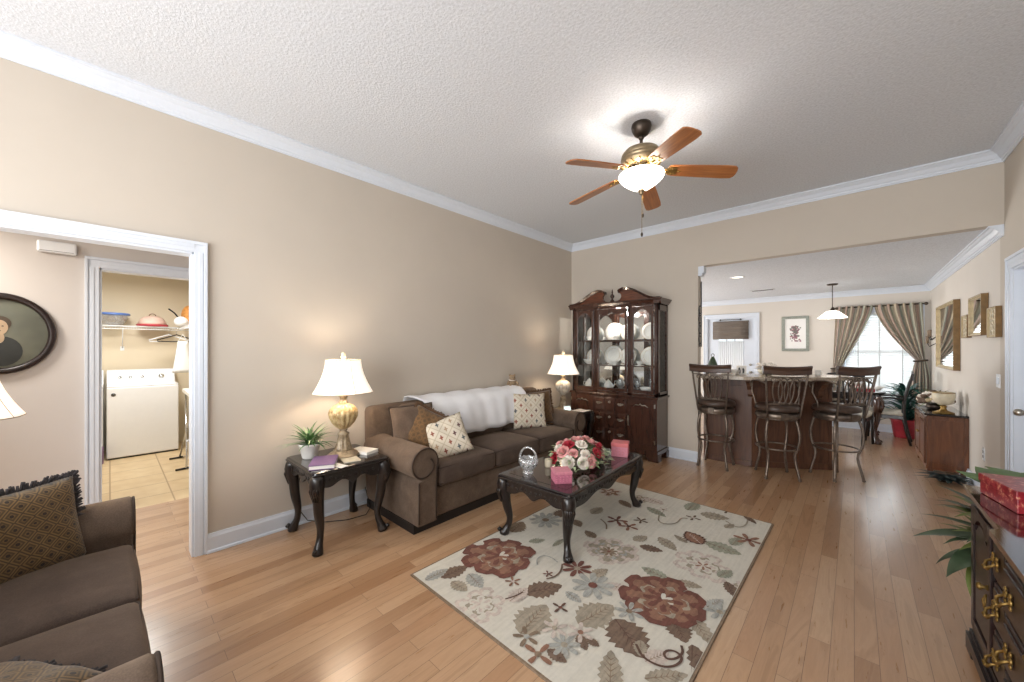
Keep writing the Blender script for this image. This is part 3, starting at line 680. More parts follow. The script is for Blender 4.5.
# throw over the sofa back
def drape():
    path = [(-3.325, .62), (-3.322, .90), (-3.295, .955), (-3.20, .968), (-3.10, .968), (-3.01, .955), (-2.955, .90), (-2.925, .78), (-2.905, .60)]
    def f(u, v):
        y = 1.98+1.46*u; k = v*(len(path)-1); i = min(int(k), len(path)-2); q = k-i
        x = path[i][0]*(1-q)+path[i+1][0]*q; z = path[i][1]*(1-q)+path[i+1][1]*q
        sag = .0
        if v > .5: w8 = (v-.5)*2; z -= w8*(.03*math.sin(u*PI)-.0)+w8*.10*(u < .25)*(.25-u)*2; x += .012*w8*math.sin(u*20+1)+.006*math.sin(u*47)*w8; y += w8*(.16*(1-u)-.02)
        return (x, y+.01*math.sin(v*9), z+.006*math.sin(u*31+v*4))
    b = MB(); b.grid(f, 60, 24); o = b.build('throw_blanket', 'cloth_white', solid=.014)
    return tag(o, 'white throw blanket draped over the back of the long sofa', 'blanket')
drape()
# small plush on the sofa back
t = thing('teddy_bear', 'small tan plush bear sitting on top of the sofa back near the far lamp', 'stuffed toy', (-3.2, 3.47, .945), R(60))
b = MB(); b.ball((0, 0, .05), .05, 14, 1, .8, 1.0); b.build('torso', 'teddy', t)
b = MB(); b.ball((0, -.012, .122), .04, 14); b.ball((0, -.047, .112), .016, 10); b.ball((-.03, -.005, .155), .014, 10); b.ball((.03, -.005, .155), .014, 10); hd_ = b.build('head', 'teddy', t)
b = MB()
for p in ((-.014, -.047, .13), (.014, -.047, .13), (0, -.063, .114)): b.ball(p, .004, 8)
b.build('eyes', 'black', hd_)
for sg in (-1, 1):
    b = MB(); b.tube([(sg*.04, 0, .08), (sg*.065, -.03, .05)], [.018, .014], 8); b.ball((sg*.065, -.03, .05), .016, 8); b.build('arm', 'teddy', t)
    b = MB(); b.tube([(sg*.025, -.02, .02), (sg*.045, -.075, .018)], [.022, .018], 8); b.ball((sg*.045, -.078, .022), .022, 8); b.build('leg', 'teddy', t)
b = MB(); b.tube([(0.04*math.cos(i*.4), .036*math.sin(i*.4), .092) for i in range(16)], .008, 6); b.build('scarf', 'rose_cream', t)

# ------------------------------------------------------------ carved tables
def cabriole(h, dx, dy, s=1.0):
    b = MB(); pts = []; rs = []
    for i in range(19):
        t = i/18
        out = .022*math.exp(-((t-.13)/.13)**2)-.03*math.exp(-((t-.72)/.2)**2)+.018*max(0, (t-.84)/.16)
        r = .036+.014*math.exp(-((t-.12)/.13)**2)-.013*math.exp(-((t-.78)/.2)**2)+(.004 if t > .9 else 0)
        pts.append((dx*out*s, dy*out*s, h*(1-t))); rs.append(r*s)
    b.tube(pts, rs, 12)
    p = pts[-1]; b.lathe([(0, 0), (.030*s, 0), (.036*s, .012), (.030*s, .03), (.02*s, .04)], 12, (p[0], p[1], 0))
    # carved knee: shell of small ribs and side ears
    for k in (-2, -1, 0, 1, 2):
        a = math.atan2(dy, dx)+k*.38
        b.tube([((.036*math.cos(a)+dx*.014)*s, (.036*math.sin(a)+dy*.014)*s, h-.05*s), ((.044*math.cos(a)+dx*.02)*s, (.044*math.sin(a)+dy*.02)*s, h-.10*s), ((.03*math.cos(a)+dx*.012)*s, (.03*math.sin(a)+dy*.012)*s, h-.18*s)], [.007*s, .011*s, .004*s], 6)
    b.tube([(dx*.04*s, dy*.04*s, .05*s), (dx*.055*s, dy*.055*s, .03*s)], [.012*s, .016*s], 8)
    return b
def carved_table(name, label, cat, loc, rz, w_, d_, h_, top='blacktop', inset=None, drop=.045):
    t = thing(name, label, cat, loc, rz); ins = .05
    for sx in (-1, 1):
        for sy in (-1, 1):
            q = 1/math.sqrt(2); cabriole(h_-.03, sx*q, sy*q).build('leg', 'blackwood', t, loc=(sx*(w_/2-ins), sy*(d_/2-ins), 0))
    b = MB()
    for ax, half, off in (('x', w_/2-ins, d_/2-.035), ('y', d_/2-ins, w_/2-.035)):
        for sg in (-1, 1):
            top_z = h_-.03; low = []
            for i in range(41):
                u = i/40*2-1; low.append((u*half, top_z-.075-drop*(abs(u)**3)*.8-.012*math.cos(u*PI*3)-.018*math.exp(-(u/.15)**2)))
            poly = low+[(half, top_z), (-half, top_z)]
            if ax == 'x': b.prism(poly, 'y', sg*off-.011, sg*off+.011)
            else: b.prism(poly, 'x', sg*off-.011, sg*off+.011)
            # carved scroll relief along the apron
            m = int(half*2/.045)
            for i in range(m):
                u = -half*.86+2*half*.86*i/(m-1); z = top_z-.045+.008*math.sin(i*1.9)
                a = (i % 2)*2-1
                pts = [(u+.016*math.cos(q*.9)*(.3+q*.12), z+a*.016*math.sin(q*.9)*(.3+q*.12)) for q in range(6)]
                for k in (0,): b.tube([((x, sg*(off+.012), zz) if ax == 'x' else (sg*(off+.012), x, zz)) for x, zz in pts], .0045, 5)
    b.build('apron', 'blackwood', t)
    b = MB()
    def rect(x, y, z, r):
        o = []
        for cx, cy, a in ((x-r, y-r, 0), (-x+r, y-r, 90), (-x+r, -y+r, 180), (x-r, -y+r, 270)): o += [(cx+r*math.cos(R(a+k*22.5)), cy+r*math.sin(R(a+k*22.5)), z) for k in range(5)]
        return o
    rings = [rect(w_/2-.02, d_/2-.02, h_-.032, .02), rect(w_/2-.004, d_/2-.004, h_-.026, .03), rect(w_/2, d_/2, h_-.016, .03), rect(w_/2-.002, d_/2-.002, h_-.006, .03), rect(w_/2-.014, d_/2-.014, h_, .03)]
    vs = [p for r_ in rings for p in r_]; k = 20
    fs = [(q*k+i, q*k+(i+1) % k, (q+1)*k+(i+1) % k, (q+1)*k+i) for q in range(4) for i in range(k)]+[list(range(k))[::-1], list(range(4*k, 5*k))]
    b.add(vs, fs); tp = b.build('tabletop', top, t)
    b = MB(); b.tube([(x, y, h_-.022) for x, y, z in rect(w_/2+.001, d_/2+.001, 0, .03)], .0045, 6, closed=True); b.build('edge_bead', 'blackwood', tp)
    if inset:
        b = MB(); b.box(-w_/2+.07, w_/2-.07, -d_/2+.07, d_/2-.07, h_-.001, h_+.0012); b.build('inlay', inset, tp)
    return t
carved_table('end_table', 'dark carved end table with curved legs left of the long sofa', 'end table', (-3.01, 1.225, 0), R(90), .57, .60, .585)
carved_table('coffee_table', 'dark carved coffee table on the floral rug', 'coffee table', (-1.72, 2.655, .011), R(90+2), 1.24, .66, .465, inset='redtop')
carved_table('end_table', 'dark end table between the sofa and the china hutch', 'end table', (-2.93, 4.27, 0), R(90), .52, .60, .585)
carved_table('end_table', 'dark end table at the doorway behind the loveseat, under the cropped lamp', 'end table', (-3.13, -.53, 0), R(90), .46, .40, .60)

def make_lamp(label, loc, urn='urn', rs=1.0, rz=0, pw=6, hs=1.0):
    t = thing('table_lamp', label, 'table lamp', loc, rz)
    b = MB(); b.lathe([(0, 0), (.118, 0), (.12, .014), (.108, .022), (.1, .03), (.085, .036), (.075, .05)], 32)
    b.lathe([(.072, .045), (.058, .07), (.044, .12), (.036, .165), (.044, .172), (.044, .182), (.028, .192), (.024, .2), (.032, .208), (.028, .216)], 48, flute=(10, .09, .05, .17)); b.build('foot', 'urn_base', t)
    b = MB(); b.lathe([(.026, .212), (.05, .228), (.078, .26), (.1, .305), (.107, .34), (.098, .372), (.074, .398), (.046, .414), (.036, .42)], 96, flute=(16, .045, .215, .41)); b.build('urn', urn, t)
    b = MB(); b.lathe([(.036, .415), (.04, .424), (.03, .432), (.024, .45), (.03, .47), (.038, .476), (.034, .482), (.012, .488), (.012, .52)], 24); b.build('neck', 'urn_base', t)
    z0, z1 = .505*hs, .765*hs; r0, r1 = .228*rs, .135*rs; pr = []
    for i in range(13): u = i/12; pr.append((r1+(r0-r1)*((1-u)**1.75), z0+(z1-z0)*u))
    b = MB(); b.shell(pr, 48, flute=(8, .015)); sh = b.build('lamp_shade', 'shade', t, solid=.003)
    sh.visible_shadow = True
    b = MB()
    for k in range(8):
        a = 2*PI*k/8; f = 1.018; b.tube([(r*f*math.cos(a), r*f*math.sin(a), z) for r, z in pr], .0022, 5)
    for r, z in (pr[0], pr[-1]): b.tube([(r*(1+.015*math.cos(8*2*PI*i/48))*math.cos(2*PI*i/48), r*(1+.015*math.cos(8*2*PI*i/48))*math.sin(2*PI*i/48), z) for i in range(48)], .003, 5, closed=True)
    b.build('shade_trim', 'shade_trim', sh)
    b = MB(); b.lathe([(0, 0), (.014, .0), (.01, .01), (.02, .022), (.022, .03), (.012, .04), (.018, .05), (.008, .06), (0, .065)], 16); b.build('finial', 'creamwax', t, loc=(0, 0, z1+.0))
    b = MB()
    for sg in (-1, 1): b.tube([(sg*.02, 0, .5), (sg*.055, 0, .56), (sg*.06, 0, .64), (sg*.03, 0, .74), (0, 0, z1+.004)], .002, 5)
    for k in range(3): a = 2*PI*k/3; b.tube([(0, 0, z1), (r1*math.cos(a), r1*math.sin(a), z1-.004)], .002, 5)
    b.build('harp', 'brass', t)
    b = MB(); b.ball((0, 0, .60), .03, 12, sz=1.3); o = b.build('bulb', 'bulb', t)
    l = bpy.data.lights.new('lamp_light', 'POINT'); l.energy = pw; l.color = (1, .88, .72); l.shadow_soft_size = .035
    lo = bpy.data.objects.new('lamp_light', l); col.objects.link(lo); lo.parent = t; lo.location = (0, 0, .655)
    return t
make_lamp('lit table lamp with gold ribbed urn and cream bell shade on the near end table', (-3.0, 1.265, .585), 'urn', .97)
make_lamp('lit table lamp with silvery urn and white bell shade beside the china hutch', (-2.95, 4.24, .585), 'urn_silver', .97, .2)
make_lamp('lit white lamp shade cropped by the left photo edge below the oval portrait', (-3.10, -.52, .60), 'urn', 1.0, .3, 4)

# ---- on the near end table (top z .585)
Z1 = .5856
t = thing('potted_plant', 'small green spider-like plant in a white ribbed pot on the near end table', 'plant', (-3.13, 1.06, Z1)); t.scale = (1.3, 1.3, 1.15)
b = MB(); b.lathe([(0, 0), (.038, 0), (.042, .01), (.056, .085), (.062, .09), (.06, .1), (.05, .1), (.046, .085), (0, .08)], 24, flute=(16, .03, .01, .085)); b.build('pot', 'ceramic', t)
b = MB(); rd = random.Random(5)
for i in range(64): b.leaf((rd.uniform(-.015, .015), rd.uniform(-.015, .015), .085), rd.random()*6.28, rd.uniform(.3, 1.4), rd.uniform(.12, .2), .016, rd.uniform(.5, 1.0), mat=i % 3 == 0, n=6)
b.build('leaves', ['leaf', 'leaf_lt'], t)
t = thing('folder_box', 'purple keepsake book lying at the front of the near end table', 'book', (-2.87, 1.07, Z1), R(-28))
b = MB(); b.box(-.125, .125, -.085, .085, 0, .004); b.box(-.125, .125, -.085, .085, .028, .033); b.box(-.128, -.122, -.085, .085, 0, .033); b.build('cover', 'purple', t, bevel=.0015)
b = MB(); b.box(-.12, .12, -.08, .08, .004, .028); b.build('pages', 'paper', t)
def book(label, loc, rz, w_, d_, h_, cov, name='book', cat='book', pages='paper'):
    t = thing(name, label, cat, loc, rz)
    b = MB(); b.box(-w_/2, w_/2, -d_/2, d_/2, 0, .002); b.box(-w_/2, w_/2, -d_/2, d_/2, h_-.002, h_); b.box(-w_/2-.002, -w_/2+.002, -d_/2, d_/2, 0, h_); b.build('cover', cov, t)
    b = MB(); b.box(-w_/2+.003, w_/2-.003, -d_/2+.003, d_/2-.003, .002, h_-.002); b.build('pages', pages, t); return t
book('white booklet lying at the right back of the near end table beside the lamp', (-2.98, 1.42, Z1), R(20), .2, .13, .022, 'paper')
book('flat cream envelope under the edge of the gold lamp on the near end table', (-2.87, 1.255, Z1), R(-10), .2, .12, .008, 'creamwax', 'envelope', 'envelope')
book('small white card at the front corner of the near end table beside the purple book', (-2.76, 1.13, Z1), R(15), .13, .06, .004, 'paper', 'card', 'card')
b = MB(); b.tube([(-3.30, 1.06, .50), (-3.335, 1.04, .30), (-3.33, 1.05, .12), (-3.30, 1.1, .03), (-3.22, 1.2, .006), (-3.12, 1.35, .006), (-3.1, 1.5, .006), (-3.18, 1.58, .02), (-3.325, 1.60, .16)], .0035, 6)
tag(b.build('lamp_cord', 'black'), 'black lamp cord trailing on the floor under the near end table', 'cord')
# far end table
t = thing('phone_base', 'small device with a lit pale screen under the far lamp', 'phone', (-2.80, 4.12, Z1), R(50))
b = MB(); b.prism([(-.03, 0), (.05, 0), (.03, .09), (.02, .09)], 'x', -.045, .045); b.build('body', 'white', t, bevel=.003)
b = MB(); b.add([(-.038, -.0195, .012), (.038, -.0195, .012), (.038, .012, .073), (-.038, .012, .073)], [(0, 1, 2, 3)]); b.X = Matrix(); b.build('screen', 'screen', t, solid=.002, loc=(0, -.006, .005))
b = MB(); b.grid(lambda u, v: (-2.86+.19*u, 4.30+.2*v, Z1+.002+.004*math.sin(u*9)*math.sin(v*7)), 8, 8); tag(b.build('paper_sheet', 'paper', solid=.001), 'white sheet of paper on the end table beside the hutch', 'paper')

# ---- coffee table items (top z .4762)
Z2 = .4775
t = thing('crystal_basket', 'clear cut-crystal basket with tall arched handle on the coffee table', 'glass basket', (-1.86, 2.20, Z2), R(20)); t.scale = (1.3, 1.3, 1.15)
b = MB(); pr = [(0, 0), (.035, 0), (.032, .006), (.022, .014), (.036, .03), (.05, .055), (.054, .08), (.05, .1)]
b.shell(pr+[(.046, .098), (.048, .08), (.044, .058), (.03, .034), (0, .022)], 40, flute=(10, .06)); b.build('bowl', 'crystal', t)
b = MB(); b.tube([(.052*math.cos(R(a)), 0, .095+.075*math.sin(R(a))) for a in range(0, 181, 12)], .0065, 8); b.build('handle', 'crystal', t)
b = MB()
for k in range(10):
    a = 2*PI*k/10; b.tube([(.05*math.cos(a), .05*math.sin(a), .05), (.058*math.cos(a+.3), .058*math.sin(a+.3), .08), (.05*math.cos(a+.6), .05*math.sin(a+.6), .103)], .003, 5)
b.build('cut_pattern', 'steel', t)
def gift(label, loc, rz, w_, h_, lid, side, lh):
    t = thing('keepsake_box', label, 'box', loc, rz)
    b = MB(); b.box(-w_/2, w_/2, -w_/2, w_/2, 0, h_-.002); b.build('box_body', side, t, bevel=.003)
    b = MB(); e = w_/2+.003; b.box(-e, e, -e, e, h_-lh, h_); b.build('lid', lid, t, bevel=.003)
    b = MB()
    for k in range(4):
        for i in range(5):
            for j in range(3):
                a = k*PI/2; x = -w_/2+w_*(i+.5)/5; z = .012+(h_-lh-.02)*(j+.5)/3; o = (x, -w_/2-.001)
                b.box(0, 0, 0, 0, 0, 0) if 0 else None
                px, py = x*math.cos(a)-o[1]*math.sin(a), x*math.sin(a)+o[1]*math.cos(a); b.ball((px, py, z), .0035, 6)
    b.build('embossing', lid, t); return t
gift('pink square keepsake box at the front edge of the coffee table', (-1.565, 2.225, Z2), R(50), .125, .085, 'pink', 'pink_side', .02)
gift('taller pink box with salmon lid at the far right end of the coffee table', (-1.555, 3.13, Z2), R(20), .14, .12, 'salmon', 'pink', .032)
t = thing('candle_jar', 'small cream candle holder beside the flowers on the coffee table', 'candle holder', (-1.83, 2.42, Z2))
b = MB(); b.lathe([(0, 0), (.028, 0), (.03, .01), (.03, .06), (.026, .065), (.022, .06), (0, .055)], 20); b.build('cup', 'creamwax', t)
b = MB(); b.tube([(0, 0, .055), (0, 0, .068)], .0015, 5); b.build('wick', 'black', t)

t = thing('flower_arrangement', 'red, pink and cream rose centrepiece with pale green foliage on the coffee table', 'flower arrangement', (-1.70, 2.66, Z2))
b = MB(); b.lathe([(0, 0), (.07, 0), (.085, .02), (.1, .05), (.095, .06), (.08, .055), (0, .05)], 24); b.build('bowl', 'creamwax', t)
def rose_mesh(seed, R0=.036):
    b = MB(); rd = random.Random(seed)
    for ring, (cnt, r, hgt, opn) in enumerate(((1, .25, .9, 0), (3, .45, .9, .1), (4, .7, .8, .35), (5, .95, .62, .7))):
        for k in range(cnt):
            a = 2*PI*k/cnt+ring*.7+rd.uniform(-.2, .2); wid = (2*PI/cnt)*.68 if cnt > 1 else PI*1.0
            def f(u, v, a=a, wid=wid, r=r, hgt=hgt, opn=opn):
                th = a+(u-.5)*2*wid*(1-.35*v*v if opn > .3 else 1)
                rr = R0*r*(.35+.65*v**.6)+R0*opn*.5*v**3; z = R0*(hgt*1.25*v-.1)-R0*.45*opn*v**4+R0*.12*math.sin((u-.5)*PI)**2*-1*v
                return (rr*math.cos(th), rr*math.sin(th), z)
            b.grid(f, 6, 5)
    return b
rm = {}
for c_ in ('rose_red', 'rose_pink', 'rose_cream'):
    o = rose_mesh(len(rm)).build('rose', c_, t, solid=.0012); rm[c_] = o
rd = random.Random(11); spots = []
for ring, (n_, el) in enumerate(((1, 88), (6, 58), (11, 30), (11, 5))):
    for k in range(n_):
        a = 2*PI*(k+.5*(ring % 2))/n_+rd.uniform(-.15, .15); e = R(el+rd.uniform(-5, 5))
        spots.append((.18*math.cos(a)*math.cos(e), .22*math.sin(a)*math.cos(e), .055+.135*math.sin(e), a, e))
cols = ['rose_cream', 'rose_pink', 'rose_cream', 'rose_red', 'rose_pink', 'rose_cream', 'rose_pink', 'rose_red']
used = set()
for i, (x, y, z, a, e) in enumerate(spots):
    c_ = rd.choice(cols); src = rm[c_]
    o = src if c_ not in used else src.copy()
    if c_ in used: col.objects.link(o); o.parent = t
    used.add(c_); o.location = (x, y, z); s_ = rd.uniform(.9, 1.25); o.scale = (s_,)*3
    o.rotation_euler = Vector((math.cos(a)*math.cos(e)+.001, math.sin(a)*math.cos(e), math.sin(e)+.25)).to_track_quat('Z', 'Y').to_euler()
b = MB()
for i in range(430):
    a = rd.random()*6.28; e = rd.uniform(-.15, 1.3); q = rd.uniform(.13, .2) if e > .5 else rd.uniform(.16, .29)
    if e < .2 and math.sin(a-R(-20)) > -.2 and rd.random() < .3: q += .04
    x, y, z = q*math.cos(a)*math.cos(e)*.95, q*math.sin(a)*math.cos(e)*1.15, .04+.13*math.sin(max(e, 0))*q/.17
    if e < .1: z = rd.uniform(.012, .06)
    b.leaf((x*.85, y*.85, z), a+rd.uniform(-.9, .9), rd.uniform(-.1, .9), rd.uniform(.035, .06), .024, rd.uniform(.2, .8), mat=rd.choice((0, 1, 1)), n=4, fold=.2)
b.build('foliage', ['leaf', 'leaf_lt'], t)
t = thing('glass_vase', 'small blue-grey glass ornament behind the flowers on the coffee table', 'glass ornament', (-1.88, 2.98, Z2))
b = MB(); b.lathe([(0, 0), (.03, 0), (.02, .015), (.012, .05), (.03, .08), (.04, .11), (.03, .14), (.0, .15)], 20); b.build('body', 'crystal', t)

# ------------------------------------------------------------ rug
RX, RY = 1.55, 2.40
def rug():
    mats = ['r_cream', 'r_rust', 'r_rust2', 'r_taupe', 'r_brown', 'r_sage', 'r_grey', 'r_mauve', 'r_edge', 'r_dk']
    ix = {m: i for i, m in enumerate(mats)}; b = MB(); hx, hy = RX/2, RY/2
    b.box(-hx, hx, -hy, hy, .0, .009, ix['r_edge']); b.box(-hx+.012, hx-.012, -hy+.012, hy-.012, .009, .0105, 0)
    lay = [.0108]
    import bisect
    def clip(p): return (max(-hx+.014, min(hx-.014, p[0])), max(-hy+.014, min(hy-.014, p[1])))
    def poly(pts, m, ctr=None):
        lay[0] += .000004; z = lay[0]; pts = [clip(p) for p in pts]; n = len(pts)
        if ctr: b.add([(*clip(ctr), z)]+[(*p, z) for p in pts], [(0, 1+i, 1+(i+1) % n) for i in range(n)], ix[m])
        else: b.add([(*p, z) for p in pts], [list(range(n))], ix[m])
    def petal(cx, cy, a, r0, r1, wd, m, rough=.06, seed=0):
        pts = []; rd = random.Random(seed)
        for i in range(29):
            u = i/28; t = u*2 if u < .5 else 2-u*2; sg = 1 if u < .5 else -1
            rr = r0+(r1-r0)*(1-(1-t)**1.0); ww = wd*math.sin(PI*min(1, t*.78+.05))**.8*(1+rough*math.sin(t*19+seed))*sg
            if t > .97: ww *= .5
            pts.append((cx+rr*math.cos(a)-ww*math.sin(a), cy+rr*math.sin(a)+ww*math.cos(a)))
        mid = r0+(r1-r0)*.55; wd = wd; poly(pts, m, (cx+mid*math.cos(a), cy+mid*math.sin(a)))
    def peony(cx, cy, r, m1, m2, m3, n=8, seed=0, sq=1.0):
        rd = random.Random(seed)
        for k in range(n):
            a = 2*PI*k/n+rd.uniform(-.12, .12)+seed; q = r*rd.uniform(.86, 1.05)
            
            petal(cx, cy, a, r*.15, q, r*.29, m1, .13, k); petal(cx, cy, a, r*.3, q*.82, r*.15, m2, .2, k+3)
        poly([(cx+r*.5*(1+.12*math.sin(5*t_)+.06*math.sin(13*t_))*math.cos(t_), cy+r*.5*(1+.12*math.sin(5*t_)+.06*math.sin(13*t_))*math.sin(t_)) for t_ in [2*PI*i/60 for i in range(60)]], m3, (cx, cy))
        for k in range(n-1):
            a = 2*PI*k/(n-1)+.4+seed; petal(cx, cy, a, r*.05, r*.5, r*.15, m2, .15, k); petal(cx, cy, a, r*.1, r*.42, r*.07, m1, .1, k)
        for k in range(9):
            a = k*2.4; petal(cx, cy, a, 0, r*.24, r*.05, ['r_cream', m1, m2][k % 3], .05, k)
    def leaf(cx, cy, a, L, m, vein='r_edge', wd=.36, teeth=7, vn=True):
        pts = []
        for sg in (1, -1):
            seq = range(teeth*2+1) if sg == 1 else range(teeth*2, -1, -1)
            for i in seq:
                t = i/(teeth*2); ww = L*wd*math.sin(PI*t**.85)**.8*(1.0 if i % 2 else .74)*sg; q = -L/2+L*t
                pts.append((cx+q*math.cos(a)-ww*math.sin(a), cy+q*math.sin(a)+ww*math.cos(a)))
        for k in range(1): poly(pts, m, (cx, cy))
        if vn:
            w9 = L*.014
            def stroke(p, q): 
                dx, dy = q[0]-p[0], q[1]-p[1]; l = math.hypot(dx, dy); nx, ny = -dy/l*w9, dx/l*w9
                poly([(p[0]+nx, p[1]+ny), (q[0], q[1]), (p[0]-nx, p[1]-ny)], vein)
            c_, s_ = math.cos(a), math.sin(a); stroke((cx-L*.48*c_, cy-L*.48*s_), (cx+L*.42*c_, cy+L*.42*s_))
            for i in range(-2, 3):
                for sg in (-1, 1):
                    p = (cx+L*.13*i*c_, cy+L*.13*i*s_); aa = a+sg*.75; l = L*.24*(1-abs(i)*.2); stroke(p, (p[0]+l*math.cos(aa), p[1]+l*math.sin(aa)))
    def daisy(cx, cy, r, m, mc, n=9, off=0):
        for k in range(n): petal(cx, cy, 2*PI*k/n+off, r*.15, r, r*.16, m, .03, k)
        poly([(cx+r*.22*math.cos(k*.7), cy+r*.22*math.sin(k*.7)) for k in range(9)], mc)
    def curl(pts, wd, m):
        pts = [Vector((*p, 0)) for p in pts]
        for _ in range(3): pts = [pts[0]]+[q for i in range(len(pts)-1) for q in (pts[i]*.75+pts[i+1]*.25, pts[i]*.25+pts[i+1]*.75)]+[pts[-1]]
        for i in range(len(pts)-1):
            d_ = pts[i+1]-pts[i]
            if d_.length < 1e-6: continue
            d_.normalize(); n_ = Vector((-d_.y, d_.x, 0))*wd; p, q = pts[i]-d_*wd*.5, pts[i+1]+d_*wd*.5
            poly([(p+n_)[:2], (q+n_)[:2], (q-n_)[:2], (p-n_)[:2]], m)
    def W(x, y): return (x+1.275, y-2.48)
    def P(u, v):      # point read off the photo, turned into rug coordinates on the floor
        f, th = 371., R(42.7); a = (u-512)/f; bb = -(v-348.5)/f; c_, s_ = math.cos(th), math.sin(th); t_ = -1.44/bb
        return W((a*c_-s_)*t_, (a*s_+c_)*t_)
    def dirp(p, q): return math.atan2(q[1]-p[1], q[0]-p[0])
    # faded background blooms
    peony(*P(611, 552), .20, 'r_mauve', 'r_taupe', 'r_grey', 8, 1); daisy(*P(609, 553), .06, 'r_edge', 'r_rust')
    peony(*P(482, 608), .15, 'r_mauve', 'r_cream', 'r_taupe', 7, 2); peony(*P(702, 566), .19, 'r_mauve', 'r_cream', 'r_taupe', 7, 3); daisy(*P(703, 567), .05, 'r_rust2', 'r_mauve', 5)
    peony(*P(745, 590), .11, 'r_cream', 'r_mauve', 'r_taupe', 6, 3.3); peony(*P(608, 493), .12, 'r_mauve', 'r_rust2', 'r_edge', 6, 5); peony(*P(640, 500), .10, 'r_taupe', 'r_mauve', 'r_edge', 6, 2.2)
    for (u, v, u2, v2, L, m, wd) in (
        (545, 592, 572, 586, .24, 'r_brown', .34), (536, 622, 548, 608, .26, 'r_taupe', .42), (598, 617, 618, 606, .26, 'r_taupe', .4), (631, 640, 640, 652, .26, 'r_brown', .44),
        (703, 631, 716, 648, .23, 'r_taupe', .22), (681, 632, 687, 643, .17, 'r_brown', .42), (705, 668, 712, 682, .24, 'r_brown', .24), (732, 591, 738, 600, .16, 'r_brown', .26),
        (667, 545, 680, 555, .20, 'r_taupe', .28), (651, 550, 664, 553, .16, 'r_brown', .32), (722, 549, 742, 556, .24, 'r_sage', .34), (735, 542, 748, 530, .17, 'r_sage', .3),
        (455, 575, 470, 568, .20, 'r_brown', .32), (437, 578, 450, 571, .17, 'r_grey', .28), (517, 529, 526, 520, .20, 'r_edge', .42), (537, 543, 552, 541, .13, 'r_sage', .3),
        (476, 584, 484, 592, .17, 'r_grey', .34), (614, 675, 614, 655, .24, 'r_taupe', .24), (713, 517, 730, 520, .22, 'r_taupe', .38), (691, 507, 700, 500, .24, 'r_sage', .3), (700, 500, 714, 507, .16, 'r_sage', .3),
        (652, 502, 640, 498, .20, 'r_mauve', .36), (748, 520, 762, 530, .16, 'r_brown', .2), (560, 515, 566, 507, .17, 'r_brown', .4), (577, 525, 585, 535, .13, 'r_edge', .38), (655, 513, 668, 520, .22, 'r_sage', .24),
        (558, 545, 548, 552, .14, 'r_sage', .2), (596, 512, 606, 505, .18, 'r_taupe', .34), (624, 505, 634, 512, .18, 'r_edge', .3), (680, 540, 664, 530, .13, 'r_taupe', .25), (590, 536, 582, 530, .13, 'r_edge', .36),
        (643, 651, 642, 664, .10, 'r_taupe', .36), (560, 660, 566, 664, .11, 'r_brown', .32), (521, 681, 530, 676, .16, 'r_brown', .3), (670, 680, 690, 678, .2, 'r_taupe', .22), (585, 646, 590, 655, .10, 'r_brown', .34), (596, 646, 602, 650, .07, 'r_brown', .36),
        (540, 520, 548, 512, .15, 'r_grey', .26), (566, 500, 574, 494, .17, 'r_brown', .4), (690, 586, 706, 590, .14, 'r_taupe', .3), (600, 575, 612, 570, .15, 'r_taupe', .3), (520, 598, 530, 590, .16, 'r_mauve', .35), (655, 575, 640, 568, .18, 'r_sage', .3), (640, 540, 652, 536, .14, 'r_taupe', .36), (575, 600, 585, 607, .12, 'r_grey', .3), (725, 575, 735, 570, .14, 'r_sage', .3), (460, 590, 470, 596, .14, 'r_taupe', .34), (660, 660, 672, 655, .14, 'r_mauve', .34), (735, 630, 728, 640, .12, 'r_taupe', .3), (620, 590, 634, 594, .15, 'r_mauve', .3), (728, 527, 740, 522, .12, 'r_taupe', .3), (716, 605, 726, 600, .14, 'r_grey', .26)):
        p, q = P(u, v), P(u2, v2); leaf(p[0], p[1], dirp(p, q), L, m, 'r_dk' if m in ('r_brown', 'r_edge') else 'r_edge', wd)
    # the big rust blooms
    p = P(500, 559); peony(*p, .265, 'r_rust', 'r_rust2', 'r_taupe', 8, .3)
    p = P(664, 602); peony(*p, .255, 'r_rust', 'r_rust2', 'r_taupe', 9, .8)
    p = P(693, 539); leaf(p[0], p[1], dirp(p, P(680, 528)), .2, 'r_dk', 'r_mauve', .44); leaf(p[0], p[1], dirp(p, P(680, 528)), .17, 'r_rust2', 'r_mauve', .4)
    p = P(679, 531)
    daisy(*P(578, 571), .10, 'r_rust', 'r_taupe', 8, .2); daisy(*P(594, 588), .13, 'r_grey', 'r_rust', 9); daisy(*P(545, 522), .14, 'r_grey', 'r_edge', 10); daisy(*P(567, 649), .08, 'r_grey', 'r_taupe', 8)
    daisy(*P(631, 614), .08, 'r_grey', 'r_edge', 7); daisy(*P(747, 541), .10, 'r_rust2', 'r_rust', 6); daisy(*P(721, 614), .08, 'r_grey', 'r_taupe', 7); daisy(*P(616, 522), .09, 'r_rust', 'r_dk', 5, .5); daisy(*P(628, 528), .08, 'r_rust2', 'r_dk', 5)
    daisy(*P(640, 522), .06, 'r_brown', 'r_edge', 5); daisy(*P(583, 636), .07, 'r_mauve', 'r_rust2', 6); daisy(*P(557, 632), .07, 'r_mauve', 'r_taupe', 6); daisy(*P(529, 641), .07, 'r_edge', 'r_grey', 5); daisy(*P(541, 659), .08, 'r_rust2', 'r_edge', 4)
